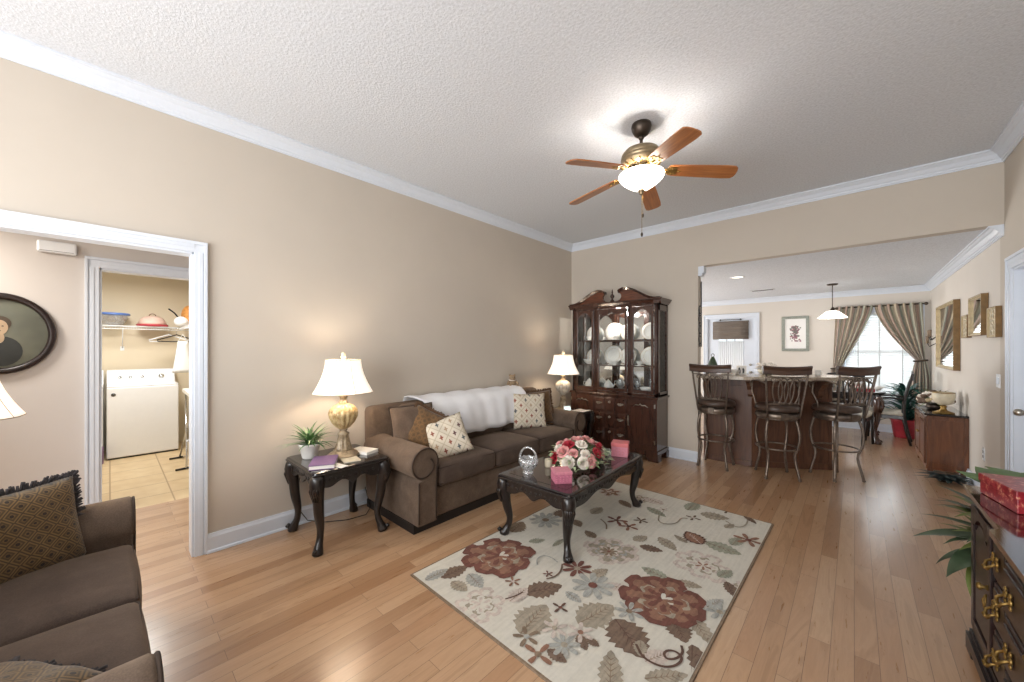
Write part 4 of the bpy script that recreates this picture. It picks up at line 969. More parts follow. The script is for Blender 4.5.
    daisy(*P(662, 511), .05, 'r_mauve', 'r_edge', 5); daisy(*P(692, 519), .06, 'r_brown', 'r_mauve', 4); daisy(*P(514, 585), .05, 'r_rust2', 'r_mauve', 5); daisy(*P(562, 611), .05, 'r_dk', 'r_rust', 4); daisy(*P(549, 577), .035, 'r_rust', 'r_dk', 5); daisy(*P(725, 512), .06, 'r_brown', 'r_edge', 4)
    def cp(ps): return [P(*q) for q in ps]
    curl(cp([(639, 648), (645, 660), (656, 667), (668, 671), (680, 669), (686, 662), (680, 655), (671, 653), (666, 657), (670, 663), (680, 662), (686, 656), (684, 649)]), .006, 'r_dk')
    curl(cp([(563, 567), (562, 574), (556, 580), (548, 582)]), .006, 'r_brown'); curl(cp([(538, 568), (537, 562), (543, 558), (552, 560), (558, 565)]), .0045, 'r_grey')
    curl(cp([(507, 603), (517, 600), (524, 596)]), .005, 'r_dk'); curl(cp([(658, 517), (657, 523), (665, 526), (676, 525), (680, 519), (686, 520)]), .006, 'r_taupe'); curl(cp([(724, 522), (735, 529), (744, 527), (746, 521)]), .006, 'r_taupe')
    curl(cp([(527, 519), (530, 512), (538, 511)]), .005, 'r_brown'); curl(cp([(600, 521), (606, 526), (606, 531)]), .006, 'r_edge')
    o = b.build('area_rug', mats, norm=False); o.location = (-1.275, 2.48, .0005); o.rotation_euler = (0, 0, R(-.8))
    return tag(o, 'cream floral area rug with rust and taupe blooms under the coffee table', 'rug')
rug()

# ------------------------------------------------------------ china hutch (front faces -y; local x right)
HX, HW, HY = -2.475, 1.29, 4.68
t = thing('china_hutch', 'tall cherry china hutch with glass doors and broken pediment in the room corner', 'china cabinet', (HX, HY, 0))
hw = HW/2; D1 = .37     # depth of the lower part; local y from 0 (front) to D1
ZC = .82
b = MB(); b.box(-hw, hw, .0, D1, .12, ZC-.03); b.build('lower_case', 'cherry', t, bevel=.004)
b = MB()
b.box(-hw-.015, hw+.015, -.018, D1, .085, .13)
for x0, x1, y0, y1 in ((-hw-.02, -hw+.13, -.022, .10), (hw-.13, hw+.02, -.022, .10), (-hw-.02, -hw+.1, D1-.1, D1), (hw-.1, hw+.02, D1-.1, D1)):
    b.prism([(x0, .0), (x1-.03 if x0 < 0 else x1, 0), (x1 if x0 < 0 else x1, .03), (x1, .09), (x0, .09), (x0, .0)] if x0 < 0 else [(x1, 0), (x0+.03, 0), (x0, .03), (x0, .09), (x1, .09)], 'y', y0, y1)
b.prism([(-hw+.11, .09), (-hw+.11, .06), (-hw+.22, .075), (-.15, .075), (-.08, .055), (0, .045), (.08, .055), (.15, .075), (hw-.22, .075), (hw-.11, .06), (hw-.11, .09)], 'y', -.016, .004)
b.build('plinth', 'cherry', t, bevel=.004)
b = MB(); b.box(-hw-.02, hw+.02, -.03, D1, ZC-.03, ZC-.008); b.box(-hw-.028, hw+.028, -.036, D1, ZC-.02, ZC); b.build('counter_shelf', 'cherry', t, bevel=.006)
def bail(par, x, z, y, w_=.066, name='drawer_pull', mat='pewter'):
    b = MB()
    b.prism([(x-w_*.7, z), (x-w_*.45, z+.014), (x-w_*.2, z+.010), (x, z+.02), (x+w_*.2, z+.010), (x+w_*.45, z+.014), (x+w_*.7, z), (x+w_*.4, z-.012), (x+w_*.15, z-.010), (x, z-.022), (x-w_*.15, z-.010), (x-w_*.4, z-.012)], 'y', y-.004, y)
    b.tube([(x-w_*.4, y-.003, z+.004), (x-w_*.42, y-.018, z-.002), (x-w_*.2, y-.02, z-.016), (x+w_*.2, y-.02, z-.016), (x+w_*.42, y-.018, z-.002), (x+w_*.4, y-.003, z+.004)], .0032, 6)
    return b.build(name, mat, par)
def panel_door(par, x0, x1, z0, z1, y, mat='cherry', arch=True, hinge=None, mat2=None):
    b = MB(); s_ = .045
    b.box(x0, x0+s_, y-.02, y, z0, z1); b.box(x1-s_, x1, y-.02, y, z0, z1); b.box(x0+s_, x1-s_, y-.02, y, z0, z0+s_)
    xa, xb = x0+s_, x1-s_; top = [(xa, z1), (xb, z1)]
    k = [((xb+(xa-xb)*i/20), z1-s_-.035+(.045*math.sin(PI*min(1, max(0, (i/20-.12)/.76)))**.7 if arch else .035)) for i in range(21)]
    b.prism(top+k, 'y', y-.02, y); o = b.build('door', mat, par, bevel=.003)
    b = MB(); kk = [(x, z-.02) for x, z in k]; kk = [(xb-.018+(xa-xb+.036)*i/20, kk[i][1]) for i in range(21)]
    b.prism([(xa, z0+s_), (xb, z0+s_), (xb, z1-.03), (xa, z1-.03)], 'y', y-.006, y); b.prism([(xa+.018, z0+s_+.018), (xb-.018, z0+s_+.018)]+kk, 'y', y-.016, y-.005)
    b.build('raised_panel', mat2 or mat, o, bevel=.006); return o
for x0, x1 in ((-hw+.02, -.25), (.25, hw-.02)):
    o = panel_door(t, x0, x1, .16, ZC-.05, 0)
    m_ = (x0+x1)/2; s_ = 1 if x0 > 0 else -1
    b = MB(); b.tube([(m_-.1, -.02, ZC-.135), (m_-.06, -.024, ZC-.112), (m_-.02, -.026, ZC-.118), (m_, -.026, ZC-.098), (m_+.02, -.026, ZC-.118), (m_+.06, -.024, ZC-.112), (m_+.1, -.02, ZC-.135)], [.003, .007, .005, .009, .005, .007, .003], 8); b.build('applique', 'pewter', o)
    hx = x0+.02 if x0 > 0 else x1-.02
    b = MB(); b.tube([(hx, -.022, .44), (hx, -.034, .46), (hx, -.034, .52), (hx, -.022, .54)], .004, 6); b.box(hx-.008, hx+.008, -.024, -.02, .42, .56); b.build('handle', 'pewter', o)
    hx = x1-.004 if x0 > 0 else x0+.004
    b = MB(); [b.box(hx-.006, hx+.006, -.023, -.0, z, z+.05) for z in (.22, .68)]; b.build('hinge', 'pewter', o)
for i, (x0, x1) in enumerate(((-.235, -.085), (-.075, .075), (.085, .235))):
    for j in range(3):
        z0 = .165+j*.205; z1 = z0+.19; b = MB(); b.box(x0, x1, -.014, 0, z0, z1); b.box(x0+.014, x1-.014, -.02, -.012, z0+.014, z1-.014)
        o = b.build('drawer', 'cherry', t, bevel=.004)
        if i == 1:
            b = MB(); b.lathe([(0, 0), (.018, 0), (.018, .003), (.006, .006), (.006, .014), (.014, .022), (.01, .028), (0, .03)], 14); b.build('knob', 'pewter', o, loc=(0, -.019, z0+.13), rot=(R(90), 0, 0))
        else: bail(o, (x0+x1)/2, z0+.11, -.02, .072)
# upper case
ZT = 2.03; yu = .05; DU = D1
b = MB()
for x in (-hw+.012, hw-.012):
    b.box(x-.012, x+.012, yu, yu+.05, ZC, ZT); b.box(x-.012, x+.012, DU-.04, DU, ZC, ZT); b.box(x-.012, x+.012, yu, DU, ZC, ZC+.06); b.box(x-.012, x+.012, yu, DU, ZT-.1, ZT)
b.box(-hw, hw, yu, DU, ZT-.03, ZT); b.box(-hw, hw, yu, DU, ZC, ZC+.025)
for x in (-hw+.03, -.255, .255, hw-.03):
    b.box(x-.028, x+.028, yu, yu+.03, ZC, ZT)
for x in (-hw+.03, -.255, .255, hw-.03):
    for q in (-.012, 0, .012): b.tube([(x+q, yu-.001, ZC+.05), (x+q, yu-.001, ZT-.05)], .004, 6)
b.build('upper_case', 'cherry', t, bevel=.003)
b = MB(); b.box(-hw+.02, hw-.02, DU-.012, DU-.004, ZC+.02, ZT-.03); b.build('mirror_back', 'mirror', t)
for x in (-hw+.012, hw-.012): b = MB(); b.box(x-.002, x+.002, yu+.05, DU-.04, ZC+.06, ZT-.1); b.build('side_glass', 'glass', t)
for z in (1.20, 1.55):
    b = MB(); b.box(-hw+.024, hw-.024, yu+.05, DU-.015, z, z+.006); o = b.build('glass_shelf', 'glass', t)
    b = MB(); b.box(-hw+.024, hw-.024, yu+.042, yu+.05, z-.008, z+.012); b.build('shelf_edge', 'cherry', o)
for x0, x1 in ((-hw+.062, -.285), (-.225, .225), (.285, hw-.062)):
    z0, z1 = ZC+.03, ZT-.04; s_ = .032; b = MB(); y = yu+.006
    b.box(x0, x0+s_, y-.02, y, z0, z1); b.box(x1-s_, x1, y-.02, y, z0, z1); b.box(x0+s_, x1-s_, y-.02, y, z0, z0+s_+.01)
    xa, xb = x0+s_, x1-s_; k = []
    for i in range(31):
        u = i/30; a = abs(u-.5)*2; zz = z1-.035-(.055 if a > .78 else .055*(a/.78)**2.2) - (.03 if a > .9 else 0)
        if xb-xa > .3: zz = z1-.04-.05*abs(math.sin(u*PI*2))**.8-.02*(a > .9)
        k.append((xb+(xa-xb)*u, zz))
    b.prism([(xa, z1), (xb, z1)]+k, 'y', y-.02, y); o = b.build('glass_door', 'cherry', t, bevel=.003)
    b = MB(); b.box(xa, xb, y-.012, y-.008, z0+s_, z1-.03); b.build('door_glass', 'glass', o)
    b = MB(); hx = x0+.016; b.tube([(hx, y-.022, 1.22), (hx, y-.032, 1.235), (hx, y-.032, 1.285), (hx, y-.022, 1.30)], .0035, 6); b.build('handle', 'pewter', o)
# cornice and swan-neck pediment
b = MB()
pr = [(0, 0), (.012, 0), (.018, .014), (.026, .02), (.045, .05), (.052, .055), (.052, .07), (0, .07)]
b.prism([(yu-x, ZT+z-.015) for x, z in pr]+[(yu+.05, ZT+.055), (yu+.05, ZT-.015)], 'x', -hw-.04, hw+.04)
for sg in (-1, 1):
    b.prism([(sg*(hw+x), ZT+z-.015) for x, z in pr]+[(sg*(hw-.05), ZT+.055), (sg*(hw-.05), ZT-.015)], 'y', yu-.04, DU)
b.build('cornice', 'cherry', t, bevel=.002)
def swan(sg):
    up = []
    for i in range(31):
        u = i/30; x = .10+(hw+.03-.10)*u
        s_ = max(0, min(1, (x-.19)/.45)); z = ZT+.057+.170*(.5+.5*math.cos(PI*s_)) - (.035*((.19-x)/.09)**2 if x < .19 else 0)
        up.append((x, z))
    inner = [(.10, up[0][1]), (.12, ZT+.165), (.14, ZT+.14), (.14, ZT+.11), (.12, ZT+.08), (.09, ZT+.065), (.05, ZT+.06)]
    poly = up+[(hw+.03, ZT+.04), (0, ZT+.04), (0, ZT+.057)]+inner[::-1][:-1]
    return up, poly
b = MB(); caps = []
for sg in (-1, 1):
    c = MB(); caps.append(c); up, poly = swan(sg); b.prism([(sg*x, z) for x, z in poly], 'y', yu-.01, yu+.03)
    pts = [(sg*x, yu-.03, z) for x, z in up]
    for i in range(len(up)-1):
        (x0, z0), (x1, z1) = up[i], up[i+1]
        c.add([(sg*x0, yu-.045, z0+.012), (sg*x1, yu-.045, z1+.012), (sg*x1, yu+.035, z1+.012), (sg*x0, yu+.035, z0+.012), (sg*x0, yu-.02, z0-.022), (sg*x1, yu-.02, z1-.022), (sg*x1, yu+.035, z1-.022), (sg*x0, yu+.035, z0-.022)], [(0, 1, 2, 3), (4, 5, 6, 7), (0, 1, 5, 4), (2, 3, 7, 6), (0, 3, 7, 4), (1, 2, 6, 5)], 0)
ped = b.build('pediment', 'cherry_light', t); [c.build('swan_neck_moulding', 'cherry', ped) for c in caps]
b = MB(); b.lathe([(0, 0), (.03, 0), (.03, .02), (.015, .03), (.012, .045), (.026, .065), (.03, .085), (.018, .105), (.009, .115), (.012, .13), (.008, .16), (0, .185)], 16); b.build('finial', 'cherry', t, loc=(0, yu+.01, ZT+.055))

def plate_bm(r):
    b = MB(); b.lathe([(0, .0), (r*.6, 0), (r*.68, .006), (r, .018), (r, .021), (r*.66, .01), (r*.58, .004), (0, .004)], 36); return b
M['plate_rim'] = plain('gold_rim', '#b79a62', .3, .8)
def hutch_plate(x, z, r, lab):
    t = thing('china_plate', lab, 'plate', (HX+x, HY+DU-.055, z+r*.97+.002), (R(90-12), 0, 0), 'white china plates standing in the hutch')
    plate_bm(r).build('plate_body', 'ceramic', t, norm=True)
    b = MB(); b.tube([(r*math.cos(a*.2617), r*math.sin(a*.2617), .02) for a in range(24)], .0018, 5, closed=True)
    b.tube([(r*.7*math.cos(a*.2617), r*.7*math.sin(a*.2617), .0125) for a in range(24)], .0014, 5, closed=True); b.build('rim_band', 'plate_rim', t)
for z, sh, r1, r2 in ((1.5565, 'top', .13, .12), (1.2065, 'middle', .14, .125)):
    hutch_plate(-.11, z, r1, f'white china plate on the {sh} shelf of the hutch, left half of the centre door')
    hutch_plate(.12, z, r2, f'white china plate on the {sh} shelf of the hutch, right half of the centre door')
    hutch_plate(.435, z, r1*.93, f'white china plate on the {sh} shelf of the hutch behind the right door')
    hutch_plate(-.435, z, r2*.93, f'white china plate on the {sh} shelf of the hutch behind the left door')
def vessel(kind, x, y, z, lab, s=1.0):
    t = thing({'cup': 'teacup', 'gob': 'goblet', 'pitch': 'teapot', 'bowl': 'china_bowl'}[kind], lab, {'cup': 'cup', 'gob': 'glass', 'pitch': 'teapot', 'bowl': 'bowl'}[kind], (HX+x, HY+y, z))
    if kind == 'cup':
        b = MB(); b.lathe([(0, 0), (.055*s, .0), (.062*s, .008), (.06*s, .01), (0, .006)], 24); b.build('saucer', 'ceramic', t)
        b = MB(); b.shell([(0, .008), (.02*s, .008), (.022*s, .016), (.036*s, .04), (.042*s, .062), (.040*s, .062), (.033*s, .04), (0, .016)], 24); b.build('cup_body', 'ceramic', t)
        b = MB(); b.tube([(.038*s, 0, .052), (.06*s, 0, .05), (.06*s, 0, .03), (.034*s, 0, .026)], .003, 6); b.build('handle', 'ceramic', t)
    if kind == 'gob':
        b = MB(); b.shell([(0, .004), (.03*s, .0), (.03*s, .003), (.005, .01), (.005, .07*s), (.024*s, .085*s), (.034*s, .12*s), (.031*s, .16*s)], 20); b.build('goblet_body', 'crystal', t)
    if kind == 'pitch':
        b = MB(); b.lathe([(0, 0), (.035*s, 0), (.03*s, .008), (.055*s, .03*s), (.068*s, .065*s), (.055*s, .1*s), (.035*s, .115*s), (.036*s, .12*s), (.025*s, .135*s), (.008, .142*s), (.012, .15*s), (0, .158*s)], 28); b.build('pot_body', 'ceramic', t)
        b = MB(); b.tube([(.05*s, 0, .04*s), (.085*s, 0, .06*s), (.1*s, 0, .1*s)], [.014*s, .01*s, .007*s], 8); b.build('spout', 'ceramic', t)
        b = MB(); b.tube([(-.05*s, 0, .1*s), (-.095*s, 0, .1*s), (-.1*s, 0, .06*s), (-.06*s, 0, .035*s)], .005*s, 6); b.build('handle', 'ceramic', t)
    if kind == 'bowl':
        b = MB(); b.shell([(0, .006), (.03*s, 0), (.035*s, .01), (.07*s, .04), (.085*s, .075), (.082*s, .075), (.066*s, .042), (0, .014)], 28); b.build('bowl_body', 'ceramic', t)
ZB = ZC+.0255
for q in (('cup', 0, .16, 1.5565, 'white teacup on the top shelf of the hutch between the two centre plates'), ('cup', -.43, .16, 1.5565, 'white teacup on the top hutch shelf behind the left glass door'), ('bowl', .43, .18, ZB, 'white china bowl on the hutch floor behind the right glass door'),
          ('pitch', -.12, .17, ZB, 'white teapot on the hutch floor behind the centre door'), ('cup', .0, .13, 1.2065, 'white teacup on the middle hutch shelf behind the centre door'), ('cup', .36, .13, 1.2065, 'white teacup on the middle hutch shelf behind the right glass door'),
          ('gob', .07, .15, ZB, 'clear goblet on the hutch floor just right of the teapot'), ('gob', .15, .2, ZB, 'clear goblet on the hutch floor at the right edge of the centre door'), ('pitch', -.43, .17, ZB, 'white teapot on the hutch floor behind the left glass door'),
          ('gob', .33, .13, ZB, 'clear goblet left of the white bowl on the hutch floor'), ('gob', .52, .13, ZB, 'clear goblet right of the white bowl on the hutch floor'), ('bowl', -.42, .14, 1.2065, 'white china bowl on the middle hutch shelf behind the left glass door')):
    vessel(*q)

# ------------------------------------------------------------ ceiling fan
FX, FY = -1.16, 2.67
t = thing('ceiling_fan', 'five-blade cherry ceiling fan with lit frosted glass bowl', 'ceiling fan', (FX, FY, H))
b = MB(); b.lathe([(0, 0), (.068, 0), (.072, -.02), (.066, -.045), (.05, -.075), (.03, -.09), (0, -.09)], 32); b.build('canopy', 'bronze', t)
b = MB(); b.lathe([(.012, -.08), (.012, -.20)], 16); b.ball((0, 0, -.1), .02); b.build('downrod', 'bronze', t)
b = MB(); b.lathe([(0, -.17), (.03, -.17), (.05, -.19), (.10, -.20), (.135, -.215), (.155, -.24), (.16, -.262), (.155, -.266), (.162, -.27), (.162, -.285), (.155, -.29), (.158, -.296), (.15, -.32), (.12, -.345), (.09, -.355), (.07, -.37), (0, -.37)], 48); mo = b.build('motor_housing', 'antique', t); mo.scale = (.9, .9, .93)
b = MB()
for k in range(15): a = 2*PI*k/15; b.tube([(.15*math.cos(a), .15*math.sin(a), -.318), (.128*math.cos(a+.1), .128*math.sin(a+.1), -.342), (.10*math.cos(a), .10*math.sin(a), -.354)], [.006, .009, .005], 6)
b.build('filigree', 'brass', mo)
for k in range(5):
    a = R(-112+72*k)
    b = MB(); pts = []
    for u, wd in ((0, .045), (.03, .056), (.2, .062), (.38, .066), (.435, .062), (.452, .045), (.458, .02)): pts.append((u, wd))
    poly = [(.19+u, -w8) for u, w8 in pts]+[(.19+u, w8) for u, w8 in pts[::-1]]
    b.prism(poly, 'z', -.004, .004); bl = b.build('blade', 'blade', t, bevel=.002, loc=(0, 0, -.332), rot=Euler((R(-12), R(7), a), 'XYZ'))
    b = MB(); b.prism([(.10, -.012), (.17, -.02), (.21, -.045), (.25, -.035), (.24, -.012), (.28, 0), (.24, .012), (.25, .035), (.21, .045), (.17, .02), (.10, .012)], 'z', -.0085, -.0045)
    for x, y in ((.215, -.026), (.215, .026), (.26, 0)): b.ball((x, y, -.009), .006, 8)
    b.tube([(.12, 0, .005), (.16, 0, -.012), (.20, 0, -.007)], .009, 6); b.build('blade_iron', 'brass', bl)
b = MB(); b.lathe([(0, -.365), (.065, -.365), (.07, -.38), (.09, -.39), (.13, -.395), (.135, -.405), (0, -.405)], 32); b.build('light_fitter', 'antique', t).location.z = .033
b = MB(); b.shell([(.168, -.402), (.172, -.41), (.168, -.418), (.155, -.44), (.13, -.462), (.10, -.485), (.07, -.505), (.04, -.515), (0, -.518)], 40, flute=(20, .008)); gb = b.build('glass_bowl', 'bowl', t, solid=.003); gb.location.z = 0; gb.scale = (.93, .93, .93)
b = MB(); b.lathe([(0, -.512), (.02, -.512), (.026, -.52), (.02, -.53), (.012, -.54), (.014, -.548), (0, -.556)], 16); b.build('finial', 'antique', t).location.z = .03
for x, L, y in ((.004, .30, .02), (.012, .16, .02)):
    b = MB(); b.tube([(x, y-.02, -.50), (x, y-.02, -.50-L)], .0015, 5)
    for i in range(int(L/.012)): b.ball((x, y-.02, -.5-i*.012), .0022, 5)
    o = b.build('pull_chain', 'brass', t); b = MB(); b.lathe([(0, 0), (.006, .004), (.009, .02), (.005, .032), (0, .034)], 12); b.build('chain_fob', 'bronze', o, loc=(x, y-.02, -.5-L-.034))
for k in range(5):
    a = R(-112+36+72*k); l = bpy.data.lights.new('fan_light', 'POINT'); l.energy = 2.6; l.color = (1, .98, .95); l.shadow_soft_size = .015
    o = bpy.data.objects.new('fan_light', l); col.objects.link(o); o.parent = t; o.location = (.145*math.cos(a), .145*math.sin(a), -.388)

# ------------------------------------------------------------ breakfast bar
t = thing('breakfast_bar', 'brown wood-panelled breakfast bar base behind the stools', 'bar', (0, 0, 0))
BP = [(-1.458, 5.33), (-.90, 5.33), (-.22, 5.84)]
fr = [(-1.457, 5.3), (-.92, 5.3), (-.20, 5.80), (-.20, 6.02), (-.36, 6.05), (-1.0, 5.62), (-1.457, 5.62)]
b = MB(); b.prism(fr, 'z', 0, 1.072); b.build('bar_body', 'barwood', t)
def strip(p, q, z0, z1, th, out, mat, nm, par):
    d = Vector((q[0]-p[0], q[1]-p[1], 0)); d.normalize(); n_ = Vector((d.y, -d.x, 0)); b = MB()
    a_, b2 = Vector((*p, 0)), Vector((*q, 0)); vs = []
    for z in (z0, z1): vs += [(*(a_+n_*out)[:2], z), (*(b2+n_*out)[:2], z), (*(b2+n_*(out+th))[:2], z), (*(a_+n_*(out+th))[:2], z)]
    b.add(vs, [(0, 1, 2, 3), (4, 5, 6, 7), (0, 1, 5, 4), (1, 2, 6, 5), (2, 3, 7, 6), (3, 0, 4, 7)]); return b.build(nm, mat, par, bevel=.003)
for p, q in ((fr[0], fr[1]), (fr[1], fr[2]), (fr[2], fr[3])):
    strip(p, q, 0, .07, .012, 0, 'barwood', 'kick_board', t); strip(p, q, .98, 1.072, .014, 0, 'barwood', 'top_rail', t)
def lerp(p, q, u): return (p[0]+(q[0]-p[0])*u, p[1]+(q[1]-p[1])*u)
for u0, u1 in ((.60, .64), (.96, 1.0)): strip(lerp(fr[1], fr[2], u0), lerp(fr[1], fr[2], u1), .0, 1.0, .012, 0, 'barwood', 'batten', t)
for (x, y), (dx, dy) in (((-.93, 5.3), (0, -1)), ((-1.40, 5.3), (0, -1)), ((-.32, 5.715), (.57, -.82))):
    b = MB(); b.prism([(0, 0), (.18, 0), (.175, -.03), (.12, -.05), (.085, -.10), (.05, -.13), (.045, -.19), (.02, -.22), (0, -.22)], 'y', -.025, .025)
    b.build('corbel', 'barwood', t, bevel=.004, loc=(x, y, 1.072), rot=(0, 0, math.atan2(dy, dx)))
b = MB(); edge = [(-1.457, 4.98), (-1.2, 4.97), (-.95, 4.99), (-.75, 5.06), (-.5, 5.24), (-.28, 5.46), (-.05, 5.68), (.0, 5.8), (-.02, 5.95), (-.12, 6.08), (-.3, 6.16), (-1.0, 5.72), (-1.457, 5.70)]
b.prism(edge, 'z', 1.073, 1.112); tag(b.build('countertop', 'counter', bevel=.008), 'speckled tan countertop with a rounded outer corner on the breakfast bar', 'countertop')

def make_stool(lab, x, y, rz, arms=True):
    t = thing('bar_stool', lab, 'bar stool', (x, y, 0), rz)     # front is +y locally, back towards -y
    for sx in (-1, 1):
        for sy in (-1, 1):
            b = MB(); pts = []; rs = []
            for i in range(15):
                u = i/14; o = .13+.028*math.sin(min(1, u*1.7)*PI)-.008*math.exp(-((u-.7)/.15)**2)+.03*max(0, u-.6)/.4
                pts.append((sx*o, sy*o, .665*(1-u)+.005)); rs.append(.0135)
            b.tube(pts, rs, 8); b.ball((pts[-1][0], pts[-1][1], .014), .018, 10, sz=.75); b.build('leg', 'stoolmetal', t)
    b = MB(); ring = lambda r, z, th: b.tube([(r*math.cos(2*PI*i/40), r*math.sin(2*PI*i/40), z) for i in range(40)], th, 8, closed=True)
    ring(.195, .335, .010); b.build('foot_ring', 'stoolmetal', t); b = MB(); ring(.178, .665, .013); b.build('seat_ring', 'stoolmetal', t)
    b = MB(); b.lathe([(.16, .672), (.2, .672), (.205, .68), (.205, .715), (.2, .722), (.10, .73), (.10, .745)], 40); b.box(-.03, .03, -.22, -.19, .675, .735); b.build('seat_frame', 'stoolmetal', t)
    b = MB(); b.lathe([(0, .745), (.19, .745), (.208, .752), (.214, .775), (.205, .80), (.17, .817), (.1, .826), (0, .828)], 48); s_ = b.build('seat_cushion', 'leather', t)
    b = MB(); b.tube([(.211*math.cos(2*PI*i/40), .211*math.sin(2*PI*i/40), .76) for i in range(40)], .004, 6, closed=True); b.build('welt', 'leather', s_)
    def bk(u, z): # back surface: tilts back and widens upward; u in -1..1
        q = (z-.74)/.5; wd = .155+.045*q; return (u*wd, -.185-.085*q-.02*(1-u*u), z)
    for sg in (-1, 1):
        b = MB(); b.tube([(sg*.15, -.165, .69)]+[bk(sg, .74+.43*i/6) for i in range(7)], .010, 8, flat=1.3); b.build('back_post', 'stoolmetal', t)
    b = MB()
    for z in (.838, 1.135): b.tube([bk(-1+i/8*2/1, z) for i in range(9)], .006, 6)
    for k in range(4):
        c = -.45+k*.30
        b.tube([bk(c+.25*math.cos(2*PI*i/32), .985+.138*math.sin(2*PI*i/32)) for i in range(32)], .0068, 6, closed=True)
    for k in range(5):
        c = -.6+k*.30
        b.ball(bk(c, .852), .013, 8, sz=.7)
    for k in range(4): b.tube([bk(-.6+k*.4+.17*math.cos(2*PI*i/18), 1.105+.02*math.sin(2*PI*i/18)) for i in range(18)], .004, 5, closed=True)
    b.build('oval_lattice', 'stoolmetal', t)
    b = MB(); n = 12
    prof = [(-.012, 1.155), (.012, 1.155), (.014, 1.2), (.024, 1.228), (.014, 1.245), (-.022, 1.245), (-.03, 1.23), (-.014, 1.2)]
    vs = []
    for i in range(n+1):
        u = -1.12+2.24*i/n; c = bk(u, 1.2); vs += [(c[0]*1.02, c[1]+p[0], p[1]+.01*u*u) for p in prof]
    k = len(prof); b.add(vs, [(i*k+j, i*k+(j+1) % k, (i+1)*k+(j+1) % k, (i+1)*k+j) for i in range(n) for j in range(k)]+[list(range(k)), [n*k+j for j in range(k)]], 0); b.build('top_rail', 'stoolwood', t, bevel=.003)
    if arms:
        for sg in (-1, 1):
            b = MB(); b.tube([bk(sg, 1.06), (sg*.225, -.14, 1.09), (sg*.235, -.02, 1.085), (sg*.235, .06, 1.06), (sg*.235, .085, 1.03), (sg*.235, .07, 1.005)], [.008, .011, .012, .012, .009, .007], 8)
            b.tube([(sg*.235, .03, 1.06), (sg*.23, .05, .95), (sg*.215, .0, .85), (sg*.195, .0, .72)], .008, 8); b.build('armrest', 'stoolmetal', t)
    return t
make_stool('metal bar stool nearest the wall end, left of the three at the bar', -1.255, 5.06, R(0), False)
make_stool('middle metal bar stool, turned slightly, at the breakfast bar', -.645, 5.11, R(27))
make_stool('metal bar stool at the rounded corner of the bar, right of the three', -.15, 5.50, R(44))

# things on the bar
ZBAR = 1.1125
t = thing('bell_lamp', 'small dark green bell-shaped lamp on the bar behind the left stool', 'lamp', (-1.40, 5.50, ZBAR))
b = MB(); b.lathe([(0, 0), (.05, 0), (.048, .012), (.012, .02), (.01, .10), (0, .1)], 20); b.build('stand', 'bronze', t)
b = MB(); b.lathe([(.062, .10), (.058, .11), (.045, .15), (.03, .185), (.022, .20), (.02, .215)], 24); b.build('bell_shade', 'leaf_dk', t)
b = MB(); b.tube([(.018*math.cos(R(i*20)), 0, .235+.022*math.sin(R(i*20))) for i in range(18)], .004, 6, closed=True); b.build('ring', 'bronze', t)
t = thing('small_bottle', 'small dark bottle beside the green bell lamp on the bar', 'bottle', (-1.435, 5.38, ZBAR))
b = MB(); b.lathe([(0, 0), (.02, 0), (.022, .06), (.008, .08), (.008, .1), (0, .1)], 16); b.build('bottle_body', 'black', t); b = MB(); b.lathe([(0, .1), (.01, .1), (.01, .115), (0, .115)], 12); b.build('cap', 'bronze', t)
t = thing('photo_card', 'white upright card with a black figure standing on the bar between the stools', 'card', (-1.05, 5.42, ZBAR), R(15))
b = MB(); b.prism([(-.01, 0), (.03, 0), (.02, .11), (.016, .11)], 'x', -.055, .055); b.build('card_body', 'paper', t)
b = MB(); b.prism([(-.03, .01), (-.012, .01), (-.008, .05), (-.015, .07), (-.022, .09), (-.032, .08), (-.034, .04)], 'y', -.008, -.004); b.prism([(.01, .012), (.028, .015), (.032, .06), (.02, .085), (.008, .07), (.012, .04)], 'y', -.008, -.004); b.build('printed_figure', 'black', t, rot=(0, 0, 0))
t = thing('mail_tray', 'stack of white papers on the bar behind the left stool', 'papers', (-1.17, 5.40, ZBAR), R(-12))
for k in range(5): b = MB(); b.box(-.09+k*.004, .09+k*.004, -.06, .06, k*.012, k*.012+.009); b.build('paper_sheet', 'paper', t)
t = thing('dried_flowers', 'low bowl of cream dried blossoms on the bar behind the middle stool', 'flower arrangement', (-.80, 5.52, ZBAR))
b = MB(); b.shell([(0, .01), (.05, 0), (.09, .04), (.1, .07), (.095, .07), (.05, .02)], 24); b.build('bowl', 'creamwax', t); rd = random.Random(8); b = MB()
for i in range(26): a = rd.random()*6.28; q = rd.random()**.5*.1; b.ball((q*math.cos(a), q*math.sin(a), .08+rd.random()*.06), .026, 8, sz=.7)
for i in range(30): b.leaf((0, 0, .08), rd.random()*6.28, rd.uniform(.1, .8), .15, .03, .4)
b.build('blossoms', 'rose_cream', t)
for i, (x, c_, l_) in enumerate(((-.43, 'paper', 'white mug with red marks on the bar between the middle and right stools'), (-.32, 'ceramic', 'white mug on the bar beside the right stool, next to the red-marked mug'))):
    t = thing('mug', l_, 'mug', (x, 5.72, ZBAR)); t.scale = (.75, .75, .75)
    b = MB(); b.shell([(0, .004), (.034, 0), (.038, .02), (.04, .09), (.037, .09), (.035, .02), (0, .01)], 24); b.build('mug_body', c_, t)
    b = MB(); b.tube([(.038, 0, .075), (.062, 0, .07), (.062, 0, .03), (.038, 0, .025)], .005, 6); b.build('handle', c_, t)
    if i == 0: b = MB(); [b.ball((.04*math.cos(a), .04*math.sin(a), z), .009, 8) for a, z in ((-1.9, .06), (-1.3, .06), (-1.6, .035))]; b.build('red_marks', 'redplastic', t)

